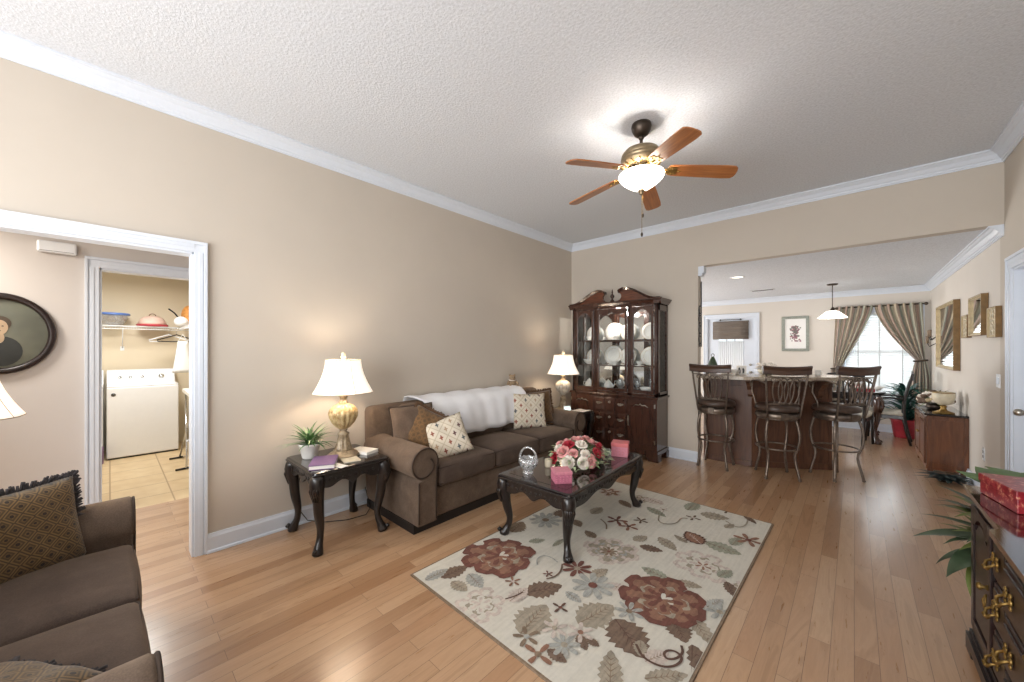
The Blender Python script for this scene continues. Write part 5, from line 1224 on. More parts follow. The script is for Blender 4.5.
# wrought iron piece on the wall end
t = thing('wall_scroll', 'tall wrought-iron scroll candle rack hanging on the wall end beside the bar opening', 'wall decor', (-1.456, 5.12, 0))
b = MB(); b.box(.004, .014, .035, .047, 1.46, 2.30); b.box(.004, .014, -.05, -.04, 1.46, 1.95); b.build('bar', 'blackmetal', t)
b = MB()
for z in (1.55, 1.68, 1.81, 1.93): b.tube([(.02, -.05+.05*math.cos(R(a)), z+.05*math.sin(R(a))) for a in range(60, 330, 18)], .006, 6)
b.build('scroll', 'blackmetal', t)

# ------------------------------------------------------------ dining area
t = thing('dining_table', 'dark dining table with a curved leg in front of the window', 'dining table', (-.22, 8.25, 0))
for sx in (-1, 1):
    for sy in (-1, 1): cabriole(.70, sx*.7, sy*.7, 1.25).build('leg', 'cherry', t, loc=(sx*.47, sy*.40, 0))
b = MB(); b.lathe([(0, .735), (.62, .735), (.635, .745), (.635, .76), (.62, .768), (0, .768)], 48, ex=.92, ey=.85); b.build('tabletop', 'blackwood', t)
b = MB()
for sg in (-1, 1): b.box(-.45, .45, sg*.42-.012, sg*.42+.012, .65, .735); b.box(sg*.48-.012, sg*.48+.012, -.4, .4, .65, .735)
b.build('apron', 'blackwood', t, bevel=.003)
def dining_chair(lab, loc, rz, arms=True):
    t = thing('dining_chair', lab, 'chair', loc, rz)   # faces -y
    for sg in (-1, 1):
        b = MB(); b.tube([(sg*.21, -.19, .43), (sg*.215, -.2, .25), (sg*.22, -.215, 0)], [.022, .018, .015], 8); b.build('leg', 'blackwood', t)
        b = MB(); b.tube([(sg*.18, .27, 0), (sg*.185, .22, .22), (sg*.19, .19, .43), (sg*.195, .20, .65), (sg*.2, .25, .9), (sg*.2, .29, 1.06)], [.016, .018, .022, .02, .02, .016], 8); b.build('back_leg', 'blackwood', t)
        if arms: b = MB(); b.tube([(sg*.2, .21, .68), (sg*.24, .05, .70), (sg*.25, -.10, .68), (sg*.25, -.13, .64), (sg*.23, -.12, .55), (sg*.215, -.08, .43)], [.014, .016, .017, .015, .014, .014], 8); b.build('armrest', 'blackwood', t)
    b = MB(); b.box(-.22, .22, -.21, .2, .38, .435); b.build('seat_frame', 'blackwood', t, bevel=.006)
    b = MB(); b.rbox((0, -.01, .455), (.215, .205, .03), .02, .01, bz=.015); b.build('seat', 'seatcream', t, weld=True)
    for z, dz in ((1.02, .05), (.62, .025)):
        b = MB(); b.prism([(-.2, z-dz), (-.1, z-dz-.01), (0, z-dz), (.1, z-dz-.01), (.2, z-dz), (.2, z+dz), (.1, z+dz+.015), (0, z+dz+.03), (-.1, z+dz+.015), (-.2, z+dz)], 'y', .19+(z-.6)*.2, .215+(z-.6)*.2); b.build('back_rail', 'blackwood', t)
    b = MB()
    for q in (-.09, -.03, .03, .09): b.tube([(q*.7, .205, .63), (q*1.15, .23, .8), (q*.8, .28, 1.0)], .011, 6)
    b.build('splat', 'blackwood', t); return t
dining_chair('dark wooden armchair with cream seat at the right side of the dining table', (.36, 8.22, 0), R(-95))
dining_chair('dark wooden chair behind the corner bar stool at the near side of the dining table', (-.05, 7.62, 0), R(170), False)
# table dressing
t = thing('gift_box', 'red box with white lid on the dining table', 'box', (.10, 8.02, .769), R(10))
b = MB(); b.box(-.12, .12, -.09, .09, 0, .05); b.build('box_body', 'redplastic', t, bevel=.003); b = MB(); b.box(-.125, .125, -.095, .095, .05, .07); b.build('lid', 'rose_cream', t, bevel=.003); b = MB(); b.box(-.127, .127, -.015, .015, .0, .073); b.build('ribbon', 'redplastic', t)
t = thing('ceramic_village', 'white ceramic village house on the dining table by the window', 'figurine', (.0, 8.45, .769), R(-5))
b = MB(); b.box(-.1, .1, -.06, .06, 0, .11); b.build('walls', 'ceramic', t); b = MB(); b.prism([(-.08, .1), (.08, .1), (0, .19)], 'x', -.115, .115); b.build('roof', 'white', t); b = MB(); [b.box(x-.015, x+.015, -.063, -.06, .035, .08) for x in (-.06, 0, .06)]; b.build('windows', 'redplastic', t)
t = thing('snow_globe', 'small white ceramic bird on the dining table near the armchair', 'figurine', (.27, 8.30, .769))
b = MB(); b.ball((0, 0, .04), .04, 14, 1.3, .9, 1); b.ball((-.045, 0, .085), .022, 10); b.build('body', 'ceramic', t); b = MB(); b.tube([(.04, 0, .045), (.09, 0, .07)], [.016, .005], 6); b.build('tail', 'ceramic', t)
# big teal plant in a red pot by the window
t = thing('potted_plant', 'bushy teal-green plant in a red foil pot on the floor by the dining window', 'plant', (.61, 8.74, 0))
b = MB(); b.lathe([(0, 0), (.13, 0), (.135, .02), (.165, .26), (.18, .28), (.175, .3), (.15, .29), (.14, .25), (0, .25)], 28, flute=(14, .03, .02, .28)); b.build('pot', 'redpot', t)
b = MB(); rd = random.Random(4)
for i in range(150):
    a = rd.random()*6.28; z = rd.uniform(.25, .78); L = rd.uniform(.25, .42)
    if math.sin(a) > .5: L *= .55
    if math.cos(a) > .5: L *= .6
    b.leaf((.05*math.cos(a), .05*math.sin(a), z), a, rd.uniform(.2, 1.1), L, .06, rd.uniform(.4, .9), n=6, fold=.3)
b.build('leaves', 'leaf_teal', t)
b = MB()
for k in range(6): a = k*1.05; b.tube([(0, 0, .25), (.04*math.cos(a), .04*math.sin(a), .6), (.08*math.cos(a), .08*math.sin(a), .85)], .007, 6)
b.build('stems', 'leaf_teal', t)
# curtains
def curtain(lab, x0, x1, tx, tz, ty, inner):
    """x0..x1 along the rod, tied at tx, inner = side that sweeps"""
    b = MB(); zt = 2.17
    def f(u, v):
        if v < .06: k = 0; z = zt+.03-(v/.06)*.03
        else: k = (v-.06)/.94; z = zt-(zt-.30)*k
        if z > tz: s_ = (zt-z)/(zt-tz); s_ = max(0, s_); xl = x0+(tx-.05-x0)*s_**(1.0 if inner == 'r' else 1.5); xr = x1+(tx+.05-x1)*s_**(1.25 if inner == 'r' else 1.0)
        else: s_ = (tz-z)/(tz-.30); xl = tx-.05-.06*min(1, s_*3)**.6; xr = tx+.05+.06*min(1, s_*3)**.6; 
        # hanging drape bows downward on its sweeping side
        if z > tz:
            s_ = (zt-z)/(zt-tz); bow = 0.0
            if inner == 'r': xr += bow*.5
            else: xl -= bow*.5
        x = xl+(xr-xl)*u; wdt = abs(xr-xl); amp = .036*(.5+.5*min(1, wdt/.5))
        return (x, YD-.075+amp*math.sin(u*2*PI*6+.4*math.sin(z*3))-.012*math.sin(u*2*PI*3), z)
    b.grid(f, 150, 50, uv=True); o = b.build('curtain', 'curtain', solid=.003); tag(o, lab, 'curtain')
    b = MB(); b.tube([(tx+.075*math.cos(R(a)), YD-.07+.055*math.sin(R(a)), tz+.01*math.cos(R(a))) for a in range(0, 360, 20)], .014, 8, closed=True); b.build('tieback', 'bronze', o)
curtain('striped taupe curtain on the left of the dining window, tied low to the left', -.25, .24, -.24, 1.08, 0, 'r')
curtain('striped taupe curtain on the right of the dining window, tied back to the right', .26, .82, .80, 1.24, 0, 'l')
t = thing('curtain_rod', 'dark curtain rod with ball finials above the dining window', 'curtain rod', (0, 0, 0))
b = MB(); b.tube([(-.27, YD-.075, 2.175), (.84, YD-.075, 2.175)], .011, 10); b.build('rod', 'bronze', t)
for x in (-.29, .86): b = MB(); b.ball((x, YD-.075, 2.175), .026, 12); b.build('finial', 'bronze', t)
for x in (-.24, .80): b = MB(); b.box(x-.008, x+.008, YD-.075, YD, 2.16, 2.175); b.box(x-.015, x+.015, YD-.006, YD, 2.12, 2.2); b.build('bracket', 'bronze', t)
# pendant
t = thing('pendant_lamp', 'lit white glass pendant lamp hanging over the dining table', 'pendant lamp', (-.26, 7.9, HD))
b = MB(); b.lathe([(0, 0), (.07, 0), (.072, -.012), (.055, -.022), (0, -.024)], 24); b.build('canopy', 'bronze', t)
b = MB(); b.tube([(0, 0, -.02), (0, 0, -.41)], .006, 8); b.lathe([(0, -.39), (.02, -.395), (.032, -.42), (.03, -.44), (0, -.44)], 20); b.build('stem', 'bronze', t)
b = MB(); b.shell([(.035, -.43), (.075, -.44), (.10, -.46), (.14, -.50), (.19, -.545), (.185, -.55), (.13, -.548), (0, -.548)], 40); b.build('glass_shade', 'pendant_glass', t)
point('pendant_bulb', (-.26, 7.9, HD-.62), 14, (1, .96, .9), .08)
# recessed light and vent in dining ceiling
t = thing('recessed_light', 'round recessed ceiling light above the breakfast bar', 'ceiling light', (-1.25, 6.19, HD))
b = MB(); b.lathe([(.07, 0), (.095, 0), (.095, -.006), (.075, -.01), (.065, .0)], 32, closed=True); b.build('trim_ring', 'white', t); b = MB(); b.lathe([(0, -.001), (.068, -.001), (.068, -.003), (0, -.003)], 24); b.build('lens', 'can', t)
t = thing('ceiling_vent', 'flat white air vent in the dining room ceiling', 'vent', (-1.2, 7.86, HD))
b = MB()
for y in (-.08, .07): b.box(-.17, .17, y, y+.01, -.008, 0)
for x in (-.17, .16): b.box(x, x+.01, -.08, .08, -.008, 0)
b.build('frame', 'white', t); b = MB(); [b.prism([(-.065+k*.02, -.001), (-.055+k*.02, -.007), (-.053+k*.02, -.007), (-.063+k*.02, -.001)], 'x', -.16, .16) for k in range(7)]; b.build('louvre', 'grey', t)
# framed art
t = thing('framed_print', 'floral print with white mat in a sage green frame on the dining wall', 'framed picture', (-.85, YD, 1.73))
w_, h_ = .215, .34
b = MB()
for q in ((-w_, w_, h_-.05, h_), (-w_, w_, -h_, -h_+.05), (-w_, -w_+.05, -h_+.05, h_-.05), (w_-.05, w_, -h_+.05, h_-.05)): b.box(q[0], q[1], -.03, 0, q[2], q[3])
b.build('frame', 'sage', t, bevel=.006)
b = MB(); b.box(-w_+.05, w_-.05, -.014, -.01, -h_+.05, h_-.05); b.build('mat_board', 'artmat', t)
b = MB(); rd = random.Random(2)
for i in range(95):
    x, z = rd.gauss(0, .04), rd.uniform(-.15, .15); x = max(-.08, min(.08, x)); r = rd.uniform(.01, .02)
    b.prism([(x+r*math.cos(k*1.047), z+r*math.sin(k*1.047)) for k in range(6)], 'y', -.0150-.00001*i, -.014, rd.choice((0, 0, 1, 2)) if z > -.05 else rd.choice((1, 2, 2)))
M['p1'] = plain('print_grey_green', '#6d6f66', .6); M['p2'] = plain('print_plum', '#80606a', .6); M['p3'] = plain('print_rose', '#9c6f78', .6)
b.build('print', ['p1', 'p2', 'p3'], t)
# roman shade on the back door
t = thing('roman_shade', 'woven brown roman shade rolled at the top of the white back door', 'window shade', (-1.97, YD+.018, 0))
b = MB(); b.grid(lambda u, v: (-.34+.68*u, -.028-.012*abs(math.sin(v*PI*4)), 2.02-.38*v), 4, 40); b.build('folds', 'woven', t, solid=.008)
b = MB(); b.box(-.34, .34, -.03, 0, 2.0, 2.03); b.build('head_rail', 'woven', t); b = MB()
for x in (-.19, .19): b.ball((x, -.03, 2.06), .018, 10)
b.tube([(-.22, -.02, 2.06), (.22, -.02, 2.06)], .006, 6); b.build('hooks', 'bronze', t)

# ------------------------------------------------------------ right wall of the dining side
def rframe(name, lab, cat, y0, y1, z0, z1, th, fw, mats, inner='mirror', tilt=0):
    t = thing(name, lab, cat, (XR-.002, (y0+y1)/2, (z0+z1)/2), R(-90)); w8, h8 = (y1-y0)/2, (z1-z0)/2
    b = MB()
    for k, (o, i, d) in enumerate(((0, fw*.35, th), (fw*.3, fw*.75, th*.7), (fw*.7, fw, th*.45))):
        for q in ((-w8+o, w8-o, h8-i, h8-o), (-w8+o, w8-o, -h8+o, -h8+i), (-w8+o, -w8+i, -h8+o, h8-o), (w8-i, w8-o, -h8+o, h8-o)): b.box(q[0], q[1], -d, 0, q[2], q[3])
    b.build('frame', mats, t, bevel=.002); b = MB()
    for x0 in (-w8-.004, w8): b.box(x0, x0+.004, -th, 0, -h8, h8)
    for z0 in (-h8-.004, h8): b.box(-w8, w8, -th, 0, z0, z0+.004)
    b.build('frame_edge', 'gold_side', t); b = MB(); b.box(-w8+fw, w8-fw, -th*.6, 0, -h8+fw, h8-fw); b.build('mirror_glass' if inner == 'mirror' else 'relief_panel', inner, t)
    return t
rframe('wall_mirror', 'large gold-framed rectangular mirror on the dining wall above the sideboard', 'mirror', 6.80, 8.08, 1.18, 2.02, .055, .035, 'gold')
rframe('wall_mirror', 'small gold-framed mirror hung higher than the large one, between two gilt panels', 'mirror', 5.55, 6.08, 1.57, 1.955, .045, .03, 'gold')
def gilt(lab, y0, y1, z0, z1):
    t = rframe('gilt_panel', lab, 'wall decor', y0, y1, z0, z1, .035, .02, 'gold', 'gold'); b = MB(); w8, h8 = (y1-y0)/2, (z1-z0)/2
    for k in range(5):
        for sg in (-1, 1): b.tube([(sg*w8*.3+w8*.28*math.cos(R(a)), -.024, -h8*.7+h8*.35*k+h8*.17*math.sin(R(a))) for a in range(0, 300, 25)], .004, 5)
    b.build('scrollwork', 'creamwax', t)
gilt('narrow gilt scroll panel on the wall between the large and the small mirror', 6.22, 6.50, 1.56, 1.80)
gilt('narrow gilt scroll panel on the wall right of the small gold mirror', 5.12, 5.40, 1.54, 1.80)
t = thing('wall_sconce', 'dark iron candle sconce on the wall between the curtain and the large mirror', 'wall sconce', (XR, 8.46, 1.62), R(-90))
b = MB(); b.box(-.02, .02, -.012, 0, -.17, .17); b.tube([(0, -.01, -.1), (0, -.08, -.15), (0, -.1, -.1)], .006, 6); b.tube([(.0, -.01, 0), (-.07, -.06, -.05), (-.08, -.08, .0)], .006, 6); b.tube([(.0, -.01, 0), (.07, -.06, -.05), (.08, -.08, .0)], .006, 6); b.build('bracket', 'blackmetal', t)
for p in ((-.08, -.08, .0), (.08, -.08, .0), (0, -.1, -.1)): b = MB(); b.lathe([(0, 0), (.03, 0), (.032, .008), (0, .008)], 14, p); b.lathe([(0, .008), (.014, .008), (.014, .1), (0, .105)], 12, p); b.build('candle', 'r_edge', t)
# sideboard, front faces -x
t = thing('sideboard', 'low walnut sideboard with grey top against the right wall', 'sideboard', (.765, 6.82, 0), R(-90))
W8, D8, H8 = .92/2, .31/2, .70
b = MB(); b.box(-W8, W8, -D8, D8, .06, H8-.025); b.build('case', 'sidewood', t, bevel=.004)
b = MB(); 
for sx in (-1, 1):
    for sy in (-1, 1): b.box(sx*(W8-.03)-.025, sx*(W8-.03)+.025, sy*(D8-.03)-.025, sy*(D8-.03)+.025, 0, .07)
b.box(-W8+.01, W8-.01, -D8-.006, -D8+.01, .06, .1); b.build('feet', 'sidewood', t, bevel=.004)
b = MB(); b.box(-W8-.02, W8+.02, -D8-.02, D8, H8-.025, H8); b.build('top', 'blacktop', t, bevel=.006)
for x0, x1 in ((-W8+.02, -.008), (.008, W8-.02)):
    o = panel_door(t, x0, x1, .12, H8-.05, -D8, 'sidewood', False); b = MB(); b.ball((x1-.03 if x0 < 0 else x0+.03, -D8-.032, .42), .012, 10); b.build('knob', 'brass', o)
for sg in (-1, 1):
    b = MB(); x = sg*W8
    for q in ((-D8, -D8+.035, .1, H8-.03), (D8-.035, D8, .1, H8-.03), (-D8+.035, D8-.035, H8-.07, H8-.03), (-D8+.035, D8-.035, .1, .14)): b.box(min(x, x+sg*.008), max(x, x+sg*.008), q[0], q[1], q[2], q[3])
    b.build('side_panel_frame', 'sidewood', t, bevel=.002)
t = thing('compote', 'gold footed compote with ribbed cream bowl on the near end of the sideboard', 'compote', (.75, 6.47, H8+.001))
b = MB(); b.lathe([(0, 0), (.085, 0), (.088, .01), (.06, .02), (.03, .035), (.02, .06), (.03, .075), (.02, .09), (0, .09)], 28); b.build('foot', 'brass', t)
b = MB(); b.shell([(0, .09), (.04, .095), (.075, .13), (.09, .18), (.088, .23), (.08, .235), (.08, .18), (.06, .13), (0, .105)], 32, flute=(12, .03)); b.build('bowl', 'creamwax', t); b = MB(); b.tube([(.087*math.cos(2*PI*i/24), .087*math.sin(2*PI*i/24), .234) for i in range(24)], .005, 6, closed=True); b.build('rim', 'brass', t)
t = thing('dried_flowers', 'brown and cream dried flower arrangement behind the gold compote on the sideboard', 'flower arrangement', (.72, 6.80, H8+.001))
b = MB(); b.lathe([(0, 0), (.06, 0), (.08, .03), (.07, .07), (0, .07)], 20); b.build('bowl', 'bronze', t); rd = random.Random(9)
for nm, mt, n_, r_ in (('blossoms', 'rose_cream', 22, .028), ('dark_blossoms', 'r_brown', 26, .03), ('gold_blossoms', 'gold', 10, .03)):
    b = MB()
    for i in range(n_): a = rd.random()*6.28; e = rd.uniform(0, 1.4); b.ball((.14*math.cos(a)*math.cos(e), .18*math.sin(a)*math.cos(e), .09+.12*math.sin(e)), r_, 8, sz=.8)
    b.build(nm, mt, t)
b = MB(); 
for i in range(50): b.leaf((0, 0, .08), rd.random()*6.28, rd.uniform(0, 1.3), rd.uniform(.15, .24), .03, .5)
b.build('leaves', 'leaf_olive', t)
t = thing('serving_tray', 'white oval dish on the far part of the sideboard top', 'dish', (.70, 7.12, H8+.001)); b = MB(); b.lathe([(0, 0), (.06, 0), (.09, .02), (.092, .024), (.06, .008), (0, .008)], 28, ey=1.4); b.build('dish_body', 'ceramic', t); b = MB(); b.lathe([(0, .008), (.02, .008), (.03, .03), (0, .04)], 12); b.build('knob', 'ceramic', t)
# grey-green fronds fallen by the sideboard foot
t = thing('palm_plant', 'grey-green spiky fronds lying low on the floor at the sideboard foot', 'plant', (.72, 6.13, 0))
b = MB(); b.lathe([(0, 0), (.05, 0), (.06, .06), (.05, .06), (0, .05)], 16); b.build('base', 'bronze', t); b = MB(); rd = random.Random(12)
for i in range(90): az = rd.uniform(-2.9, .35); b.leaf((rd.uniform(-.06, .1), rd.uniform(-.03, .03), .03+rd.random()*.05), az, rd.uniform(.0, .25), rd.uniform(.15, .26)*(.5 if abs(az) < .6 else 1), .04, rd.uniform(.0, .15), n=5)
b.build('fronds', 'leaf_grey', t)

# ------------------------------------------------------------ breakfront chest on the right, front faces -x
CX, CY0, CY1 = .42, 1.10, 2.78; CL = CY1-CY0
t = thing('buffet_chest', 'dark mahogany breakfront chest with brass pulls on the right edge', 'chest', (.66, (CY0+CY1)/2, 0), R(-90))
# local x = -world y, so far end (world CY1) is local -x; local -y = world -x
hl, hd = CL/2, .235; HC = .78
br0, br1 = -hl+.64, hl-.40; bf = .028     # centre part steps forward
def outline(e): return [(-hl-e, hd), (-hl-e, -hd-e), (br0-.03-e, -hd-e), (br0-e, -hd-bf-e), (br1+e, -hd-bf-e), (br1+.03+e, -hd-e), (hl+e, -hd-e), (hl+e, hd)]
b = MB(); b.prism(outline(0), 'z', .12, HC-.05); b.build('case', 'mahog', t, bevel=.003)
b = MB(); b.prism(outline(.02), 'z', .075, .10); b.prism(outline(.03), 'z', .03, .078); b.prism(outline(.012), 'z', .10, .125)
for x in (-hl+.02, br0, br1, hl-.06): b.box(x-.05, x+.06, -hd-.03-(bf if br0-.01 < x < br1+.01 else 0), -hd+.05, 0, .04)
b.box(-hl-.03, -hl+.08, hd-.1, hd, 0, .04); b.box(hl-.08, hl+.03, hd-.1, hd, 0, .04); b.build('plinth', 'mahog_dark', t, bevel=.005)
b = MB(); b.prism(outline(.012), 'z', HC-.052, HC-.036); b.prism(outline(.028), 'z', HC-.037, HC-.018); b.prism(outline(.036), 'z', HC-.02, HC); b.build('top', 'mahog_top', t, bevel=.006) if 'mahog_top' in M else b.build('top', 'redtop', t, bevel=.006)
def ornate_pull(par, x, z, y):
    b = MB(); w8 = .03
    for sg in (-1, 1):
        b.ball((x+sg*w8, y-.004, z), .012, 8, sy=.5); b.ball((x+sg*w8*.9, y-.004, z+.02), .009, 8, sy=.5); b.ball((x+sg*w8*.9, y-.004, z-.02), .009, 8, sy=.5); b.ball((x+sg*w8*.6, y-.004, z+.010), .008, 8, sy=.5)
    b.tube([(x-w8, y-.004, z), (x-w8*.9, y-.022, z-.014), (x-w8*.45, y-.026, z-.03), (x, y-.026, z-.026), (x+w8*.45, y-.026, z-.03), (x+w8*.9, y-.022, z-.014), (x+w8, y-.004, z)], [.004, .005, .006, .008, .006, .005, .004], 8)
    for q in (-.3, 0, .3): b.ball((x+q*w8, y-.028, z-.027), .008, 8)
    b.build('drawer_pull', 'brass', par)
for j in range(3):
    z0 = .14+j*.19; z1 = z0+.175; x0, x1 = -hl+.37, -hl+.56; b = MB(); b.box(x0, x1, -hd-.012, -hd, z0, z1); b.box(x0+.016, x1-.016, -hd-.018, -hd-.01, z0+.016, z1-.016); o = b.build('drawer', 'mahog', t, bevel=.004); ornate_pull(o, (x0+x1)/2-.02, z0+.09, -hd-.019)
d = panel_door(t, -hl+.02, -hl+.35, .14, HC-.07, -hd, 'mahog', True, mat2='mahog_dark'); b = MB(); x = -hl+.32; b.lathe([(0, 0), (.012, 0), (.006, .01), (.016, .022), (.01, .03), (0, .032)], 12); b.build('knob', 'brass', d, loc=(x, -hd-.02, .45), rot=(R(90), 0, 0))
b = MB(); b.tube([(x, -hd-.024, .42), (x-.02, -hd-.03, .39), (x, -hd-.03, .365), (x+.02, -hd-.03, .39), (x, -hd-.024, .42)], .0035, 6); b.build('ring_pull', 'brass', d)
d = panel_door(t, br1+.05, hl-.03, .14, HC-.07, -hd, 'mahog', True, mat2='mahog_dark')
for j in range(3):
    z0 = .14+j*.19; z1 = z0+.175
    for x0, x1 in ((br0+.02, (br0+br1)/2-.01), ((br0+br1)/2+.01, br1-.02)):
        b = MB(); b.box(x0, x1, -hd-bf-.012, -hd-bf, z0, z1); b.box(x0+.016, x1-.016, -hd-bf-.018, -hd-bf-.01, z0+.016, z1-.016); o = b.build('drawer', 'mahog', t, bevel=.004); ornate_pull(o, x0+.10, z0+.09, -hd-bf-.019)
t = thing('gift_box', 'glossy red patterned box on the mahogany chest at the right edge', 'box', (.548, 2.60, HC+.001), R(12))
b = MB(); b.box(-.1, .1, -.13, .13, 0, .085); b.build('box_body', 'redbox', t, bevel=.003); b = MB(); b.box(-.104, .104, -.134, .134, .055, .09); b.build('lid', 'redbox', t, bevel=.003)
t = thing('silk_leaves', 'large pale green silk leaves lying on the far end of the mahogany chest behind the red box', 'leaf decoration', (.585, 2.745, HC+.001), R(0))
b = MB(); rd = random.Random(21)
for a, L, W9, z in ((2.7, .24, .22, .045), (3.2, .2, .2, .05), (2.2, .24, .22, .06), (1.4, .2, .19, .07), (.6, .18, .14, .08), (3.7, .15, .12, .06), (2.5, .16, .14, .09)): b.leaf((.0, 0, z), a, .12, L, W9, .12, n=8, fold=-.15)
b.build('leaves', 'leaf_silk', t) if 'leaf_silk' in M else b.build('leaves', 'leaf_lt', t)
b = MB(); b.tube([(-.02, 0, .003), (.0, 0, .02), (.05, -.02, .07)], .004, 6); b.build('stem', 'leaf_olive', t)
# floor plant beyond the chest
t = thing('potted_plant', 'leafy silk plant with yellow fruit standing on the floor just beyond the mahogany chest', 'plant', (.60, 3.02, 0))
b = MB(); b.lathe([(0, 0), (.09, 0), (.12, .2), (.125, .22), (.11, .22), (0, .2)], 24); b.build('pot', 'bronze', t)
b = MB(); rd = random.Random(31)
for az, el, z, L, W9, dr in ((3.35, .35, .50, .42, .062, .55), (3.7, .25, .46, .38, .07, .9), (2.9, .5, .52, .38, .05, .5), (3.1, .15, .44, .34, .06, .8), (2.5, .7, .55, .36, .05, .5), (3.9, .1, .42, .34, .075, 1.0), (2.0, .8, .55, .3, .05, .5), (4.4, .4, .5, .3, .06, .8), (3.3, .9, .55, .3, .045, .3), (1.2, .8, .5, .2, .05, .5), (2.7, 1.0, .6, .28, .04, .3), (3.6, .8, .5, .3, .05, .4)):
    b.leaf((.03*math.cos(az), .03*math.sin(az), z-.06), az, el, L*.85, W9*(2.0 if el < .45 else 1.2), dr, mat=rd.choice((0, 0, 1)), n=10, fold=.25)
for i in range(22): az = rd.uniform(2.2, 4.2); b.leaf((.08*math.cos(az), .08*math.sin(az), rd.uniform(.4, .6)), az, rd.uniform(.1, 1.1), rd.uniform(.14, .24), .05, rd.uniform(.3, .9), mat=rd.choice((0, 1, 1)), n=5)
b.build('leaves', ['leaf_dk', 'leaf_olive'], t)
b = MB()
for k in range(7): a = k*.9; b.tube([(0, 0, .2), (.02*math.cos(a), .02*math.sin(a), .4), (.07*math.cos(a), .07*math.sin(a), .6)], .006, 6)
b.build('stems', 'leaf_olive', t); b = MB(); b.ball((-.13, -.10, .34), .028, 12, sz=1.2); b.ball((-.10, -.02, .42), .022, 12); b.build('fruit', 'yellow', t) if 'yellow' in M else b.build('fruit', 'gold', t)
b = MB(); [b.leaf((-.16, .02, .60), k*1.05, .5, .04, .025, .3, n=3) for k in range(6)]; b.build('small_flower', 'r_dk', t)

# ------------------------------------------------------------ laundry room
def washer(name, lab, x, y0, y1, badge=True):
    t = thing(name, lab, 'washing machine' if badge else 'dryer', (x, (y0+y1)/2, 0), R(90)); w8 = (y1-y0)/2   # faces +x ; local -y front, local x = world y
    b = MB(); b.box(-w8, w8, 0, .62, .02, .93); b.build('cabinet', 'white', t, bevel=.012)
    b = MB(); b.box(-w8, w8, 0.01, .5, .93, .955); b.build('lid', 'white', t, bevel=.01)
    b = MB(); b.prism([(.46, .93), (.52, 1.12), (.56, 1.14), (.63, 1.14), (.63, .93)], 'x', -w8, w8); cp_ = b.build('control_panel', 'white', t, bevel=.012)
    for q, rr in ((-.22, .018), (-.12, .018), (.0, .018), (.2, .032)): b = MB(); b.lathe([(0, 0), (rr, 0), (rr*.9, .014), (0, .014)], 18); b.build('knob', 'steel', cp_, loc=(q, .492, 1.035), rot=(R(90-17), 0, 0))
    if badge:
        b = MB(); b.lathe([(0, 0), (.022, 0), (.022, .003), (0, .003)], 20); lb = b.build('badge', 'black', t, loc=(-w8+.06, -.001, .84), rot=(R(90), 0, 0)); b = MB(); b.tube([(.015*math.cos(R(a)), .015*math.sin(R(a)), .0035) for a in range(0, 360, 30)], .002, 5, closed=True); b.build('badge_ring', 'steel', lb)
    b = MB(); b.box(-w8+.01, w8-.01, .02, .6, 0, .02); b.build('base', 'black', t)
washer('washing_machine', 'white top-load washing machine in the laundry room', -7.03, -.03, .66)
washer('clothes_dryer', 'white laundry machine left of the washer, mostly hidden by the door casing', -7.03, -.76, -.06, False)
t = thing('detergent_box', 'purple detergent box on the tile floor between the two laundry machines', 'box', (-6.93, -.10, 0)); b = MB(); b.box(-.06, .06, -.045, .045, 0, .2); b.build('box_body', 'purple', t, bevel=.003); b = MB(); b.box(-.05, .062, -.03, .03, .06, .12); b.build('label_patch', 'paper', t)
t = thing('wire_shelf', 'white wire shelf high on the laundry wall', 'shelf', (0, 0, 1.75))
b = MB()
for x in (-7.36, -7.5, -7.68): b.tube([(x, -1.25, 0), (x, 1.01, 0)], .005, 6)
b.tube([(-7.355, -1.25, -.04), (-7.355, 1.01, -.04)], .005, 6)
for i in range(90): y = -1.25+i*.025; b.tube([(-7.69, y, .004), (-7.36, y, .004), (-7.355, y, -.04)], .002, 4)
b.build('wire_deck', 'white', t)
b = MB()
for x in (-7.36, -7.0): pass
for yy in (.70, .85, 1.0): b.tube([(-7.36, yy, 0), (-5.3, yy, 0)], .005, 6)
for i in range(70): x = -7.3+i*.028; b.tube([(x, 1.01, .004), (x, .70, .004), (x, .695, -.04)], .002, 4)
b.tube([(-7.36, .695, -.04), (-5.3, .695, -.04)], .005, 6); b.build('side_wire_deck', 'white', t)
for y in (-.6, .12): b = MB(); b.tube([(-7.37, y, -.03), (-7.69, y, -.30)], .006, 6); b.box(-7.7, -7.69, y-.02, y+.02, -.34, -.28); b.build('brace', 'white', t)
t = thing('food_container', 'clear round plastic bowl with a blue lid on the laundry shelf', 'container', (-7.50, .02, 1.757))
b = MB(); b.shell([(0, .0), (.09, 0), (.12, .03), (.155, .12), (.16, .14)], 28); b.build('bowl', 'crystal', t); b = MB(); b.lathe([(0, .14), (.175, .14), (.178, .155), (.17, .17), (0, .175)], 32); b.build('lid', 'blue', t)
t = thing('cake_carrier', 'pink-domed cake carrier with a red base on the laundry shelf', 'cake carrier', (-7.50, .42, 1.757))
b = MB(); b.lathe([(0, 0), (.16, 0), (.172, .02), (.17, .03), (0, .03)], 32); b.build('base', 'redplastic', t); b = MB(); b.lathe([(.155, .03), (.15, .06), (.12, .12), (.07, .15), (0, .158)], 32); b.build('dome', 'pinkdome', t) if 'pinkdome' in M else b.build('dome', 'rose_cream', t)
b = MB(); b.tube([(.0, .035*math.cos(R(a)), .155+.03*math.sin(R(a))) for a in range(0, 181, 20)], .006, 6); b.build('handle', 'r_rust2', t)
t = thing('woven_basket', 'orange and white cloth bundle at the corner of the laundry shelf', 'basket', (-7.35, .80, 1.757))
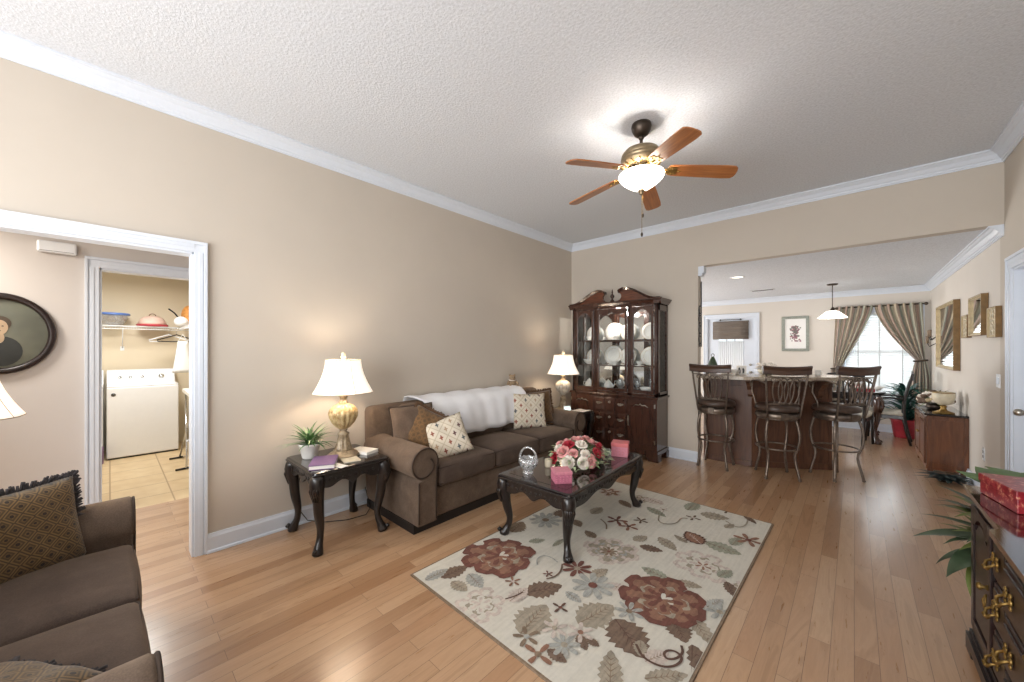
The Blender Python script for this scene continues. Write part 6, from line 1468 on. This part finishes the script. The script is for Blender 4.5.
b = MB(); b.ball((0, .02, .17), .15, 16, .9, .7, 1.1); b.build('basket_body', 'orange', t); b = MB(); b.ball((.04, -.08, .08), .11, 14, 1, .8, .7); b.build('white_cloth', 'cloth_white', t); b = MB(); b.tube([(.0, -.10, .12), (.05, -.16, .2), (.02, -.22, .26)], .01, 6); b.tube([(.0, -.10, .12), (.05, -.04, .2), (.02, .0, .27)], .01, 6); b.build('dark_strap', 'black', t)
# hangers, bag, ironing board
def hanger(lab, x, y, mt):
    t = thing('clothes_hanger', lab, 'hanger', (x, y, 1.71), R(80)); b = MB()
    b.tube([(0, 0, -.07), (-.21, 0, -.15), (-.2, 0, -.17), (.2, 0, -.17), (.21, 0, -.15), (0, 0, -.07)], .007, 6); b.build('hanger_body', mt, t)
    b = MB(); b.tube([(0, 0, -.07), (0, 0, -.02), (.02, 0, .0), (.012, 0, .02), (-.012, 0, .02)], .0025, 6); b.build('hook', 'steel', t)
hanger('white clothes hanger on the laundry shelf rail above the washer', -7.3, .58, 'white')
hanger('black clothes hanger just behind the white one in the laundry room', -7.26, .66, 'black')
b = MB(); b.grid(lambda u, v: (-6.98+.06*math.sin(2*PI*u), .70+(.05+.06*v)*math.cos(2*PI*u)*(1+.08*math.cos(14*PI*u)), 1.54-.44*v), 40, 10); o = tag(b.build('laundry_bag', 'sheer', solid=.003), 'white mesh laundry bag hanging beside the washer', 'bag')
b = MB(); b.tube([(-6.98, .75, 1.54), (-7.0, .70, 1.64), (-6.98, .65, 1.54)], .005, 6); b.build('strap', 'white', o)
t = thing('ironing_board', 'white narrow ironing table with metal legs beside the washer', 'ironing board', (-6.15, .78, 0))
b = MB(); b.prism([(-.5, -.12), (.35, -.14), (.5, -.08), (.56, 0), (.5, .08), (.35, .14), (-.5, .12)], 'z', .86, .90); b.build('board', 'board', t, bevel=.01)
b = MB()
for sy in (-.1, .1): b.tube([(-.35, sy, .86), (.3, sy*1.6, .015)], .010, 8); b.tube([(.3, sy*.8, .86), (-.35, sy*1.6, .015)], .010, 8)
for x in (-.35, .3): b.tube([(x, -.17, .015), (x, .17, .015)], .012, 8)
b.build('leg_frame', 'steel', t)
b = MB(); [b.tube([(x, -.26, .012), (x, -.13, .016)], .012, 8) for x in (-.35, .3)]; b.build('foot_cap', 'black', t)
t = thing('laundry_basket', 'white round laundry basket under the ironing table', 'basket', (-5.98, .80, 0))
b = MB(); b.shell([(0, .01), (.12, 0), (.15, .1), (.16, .3), (.17, .31), (.155, .3)], 24); b.build('basket_body', 'white', t, solid=.004); b = MB(); b.ball((0, 0, .3), .12, 12, sz=.4); b.build('laundry', 'r_taupe', t)
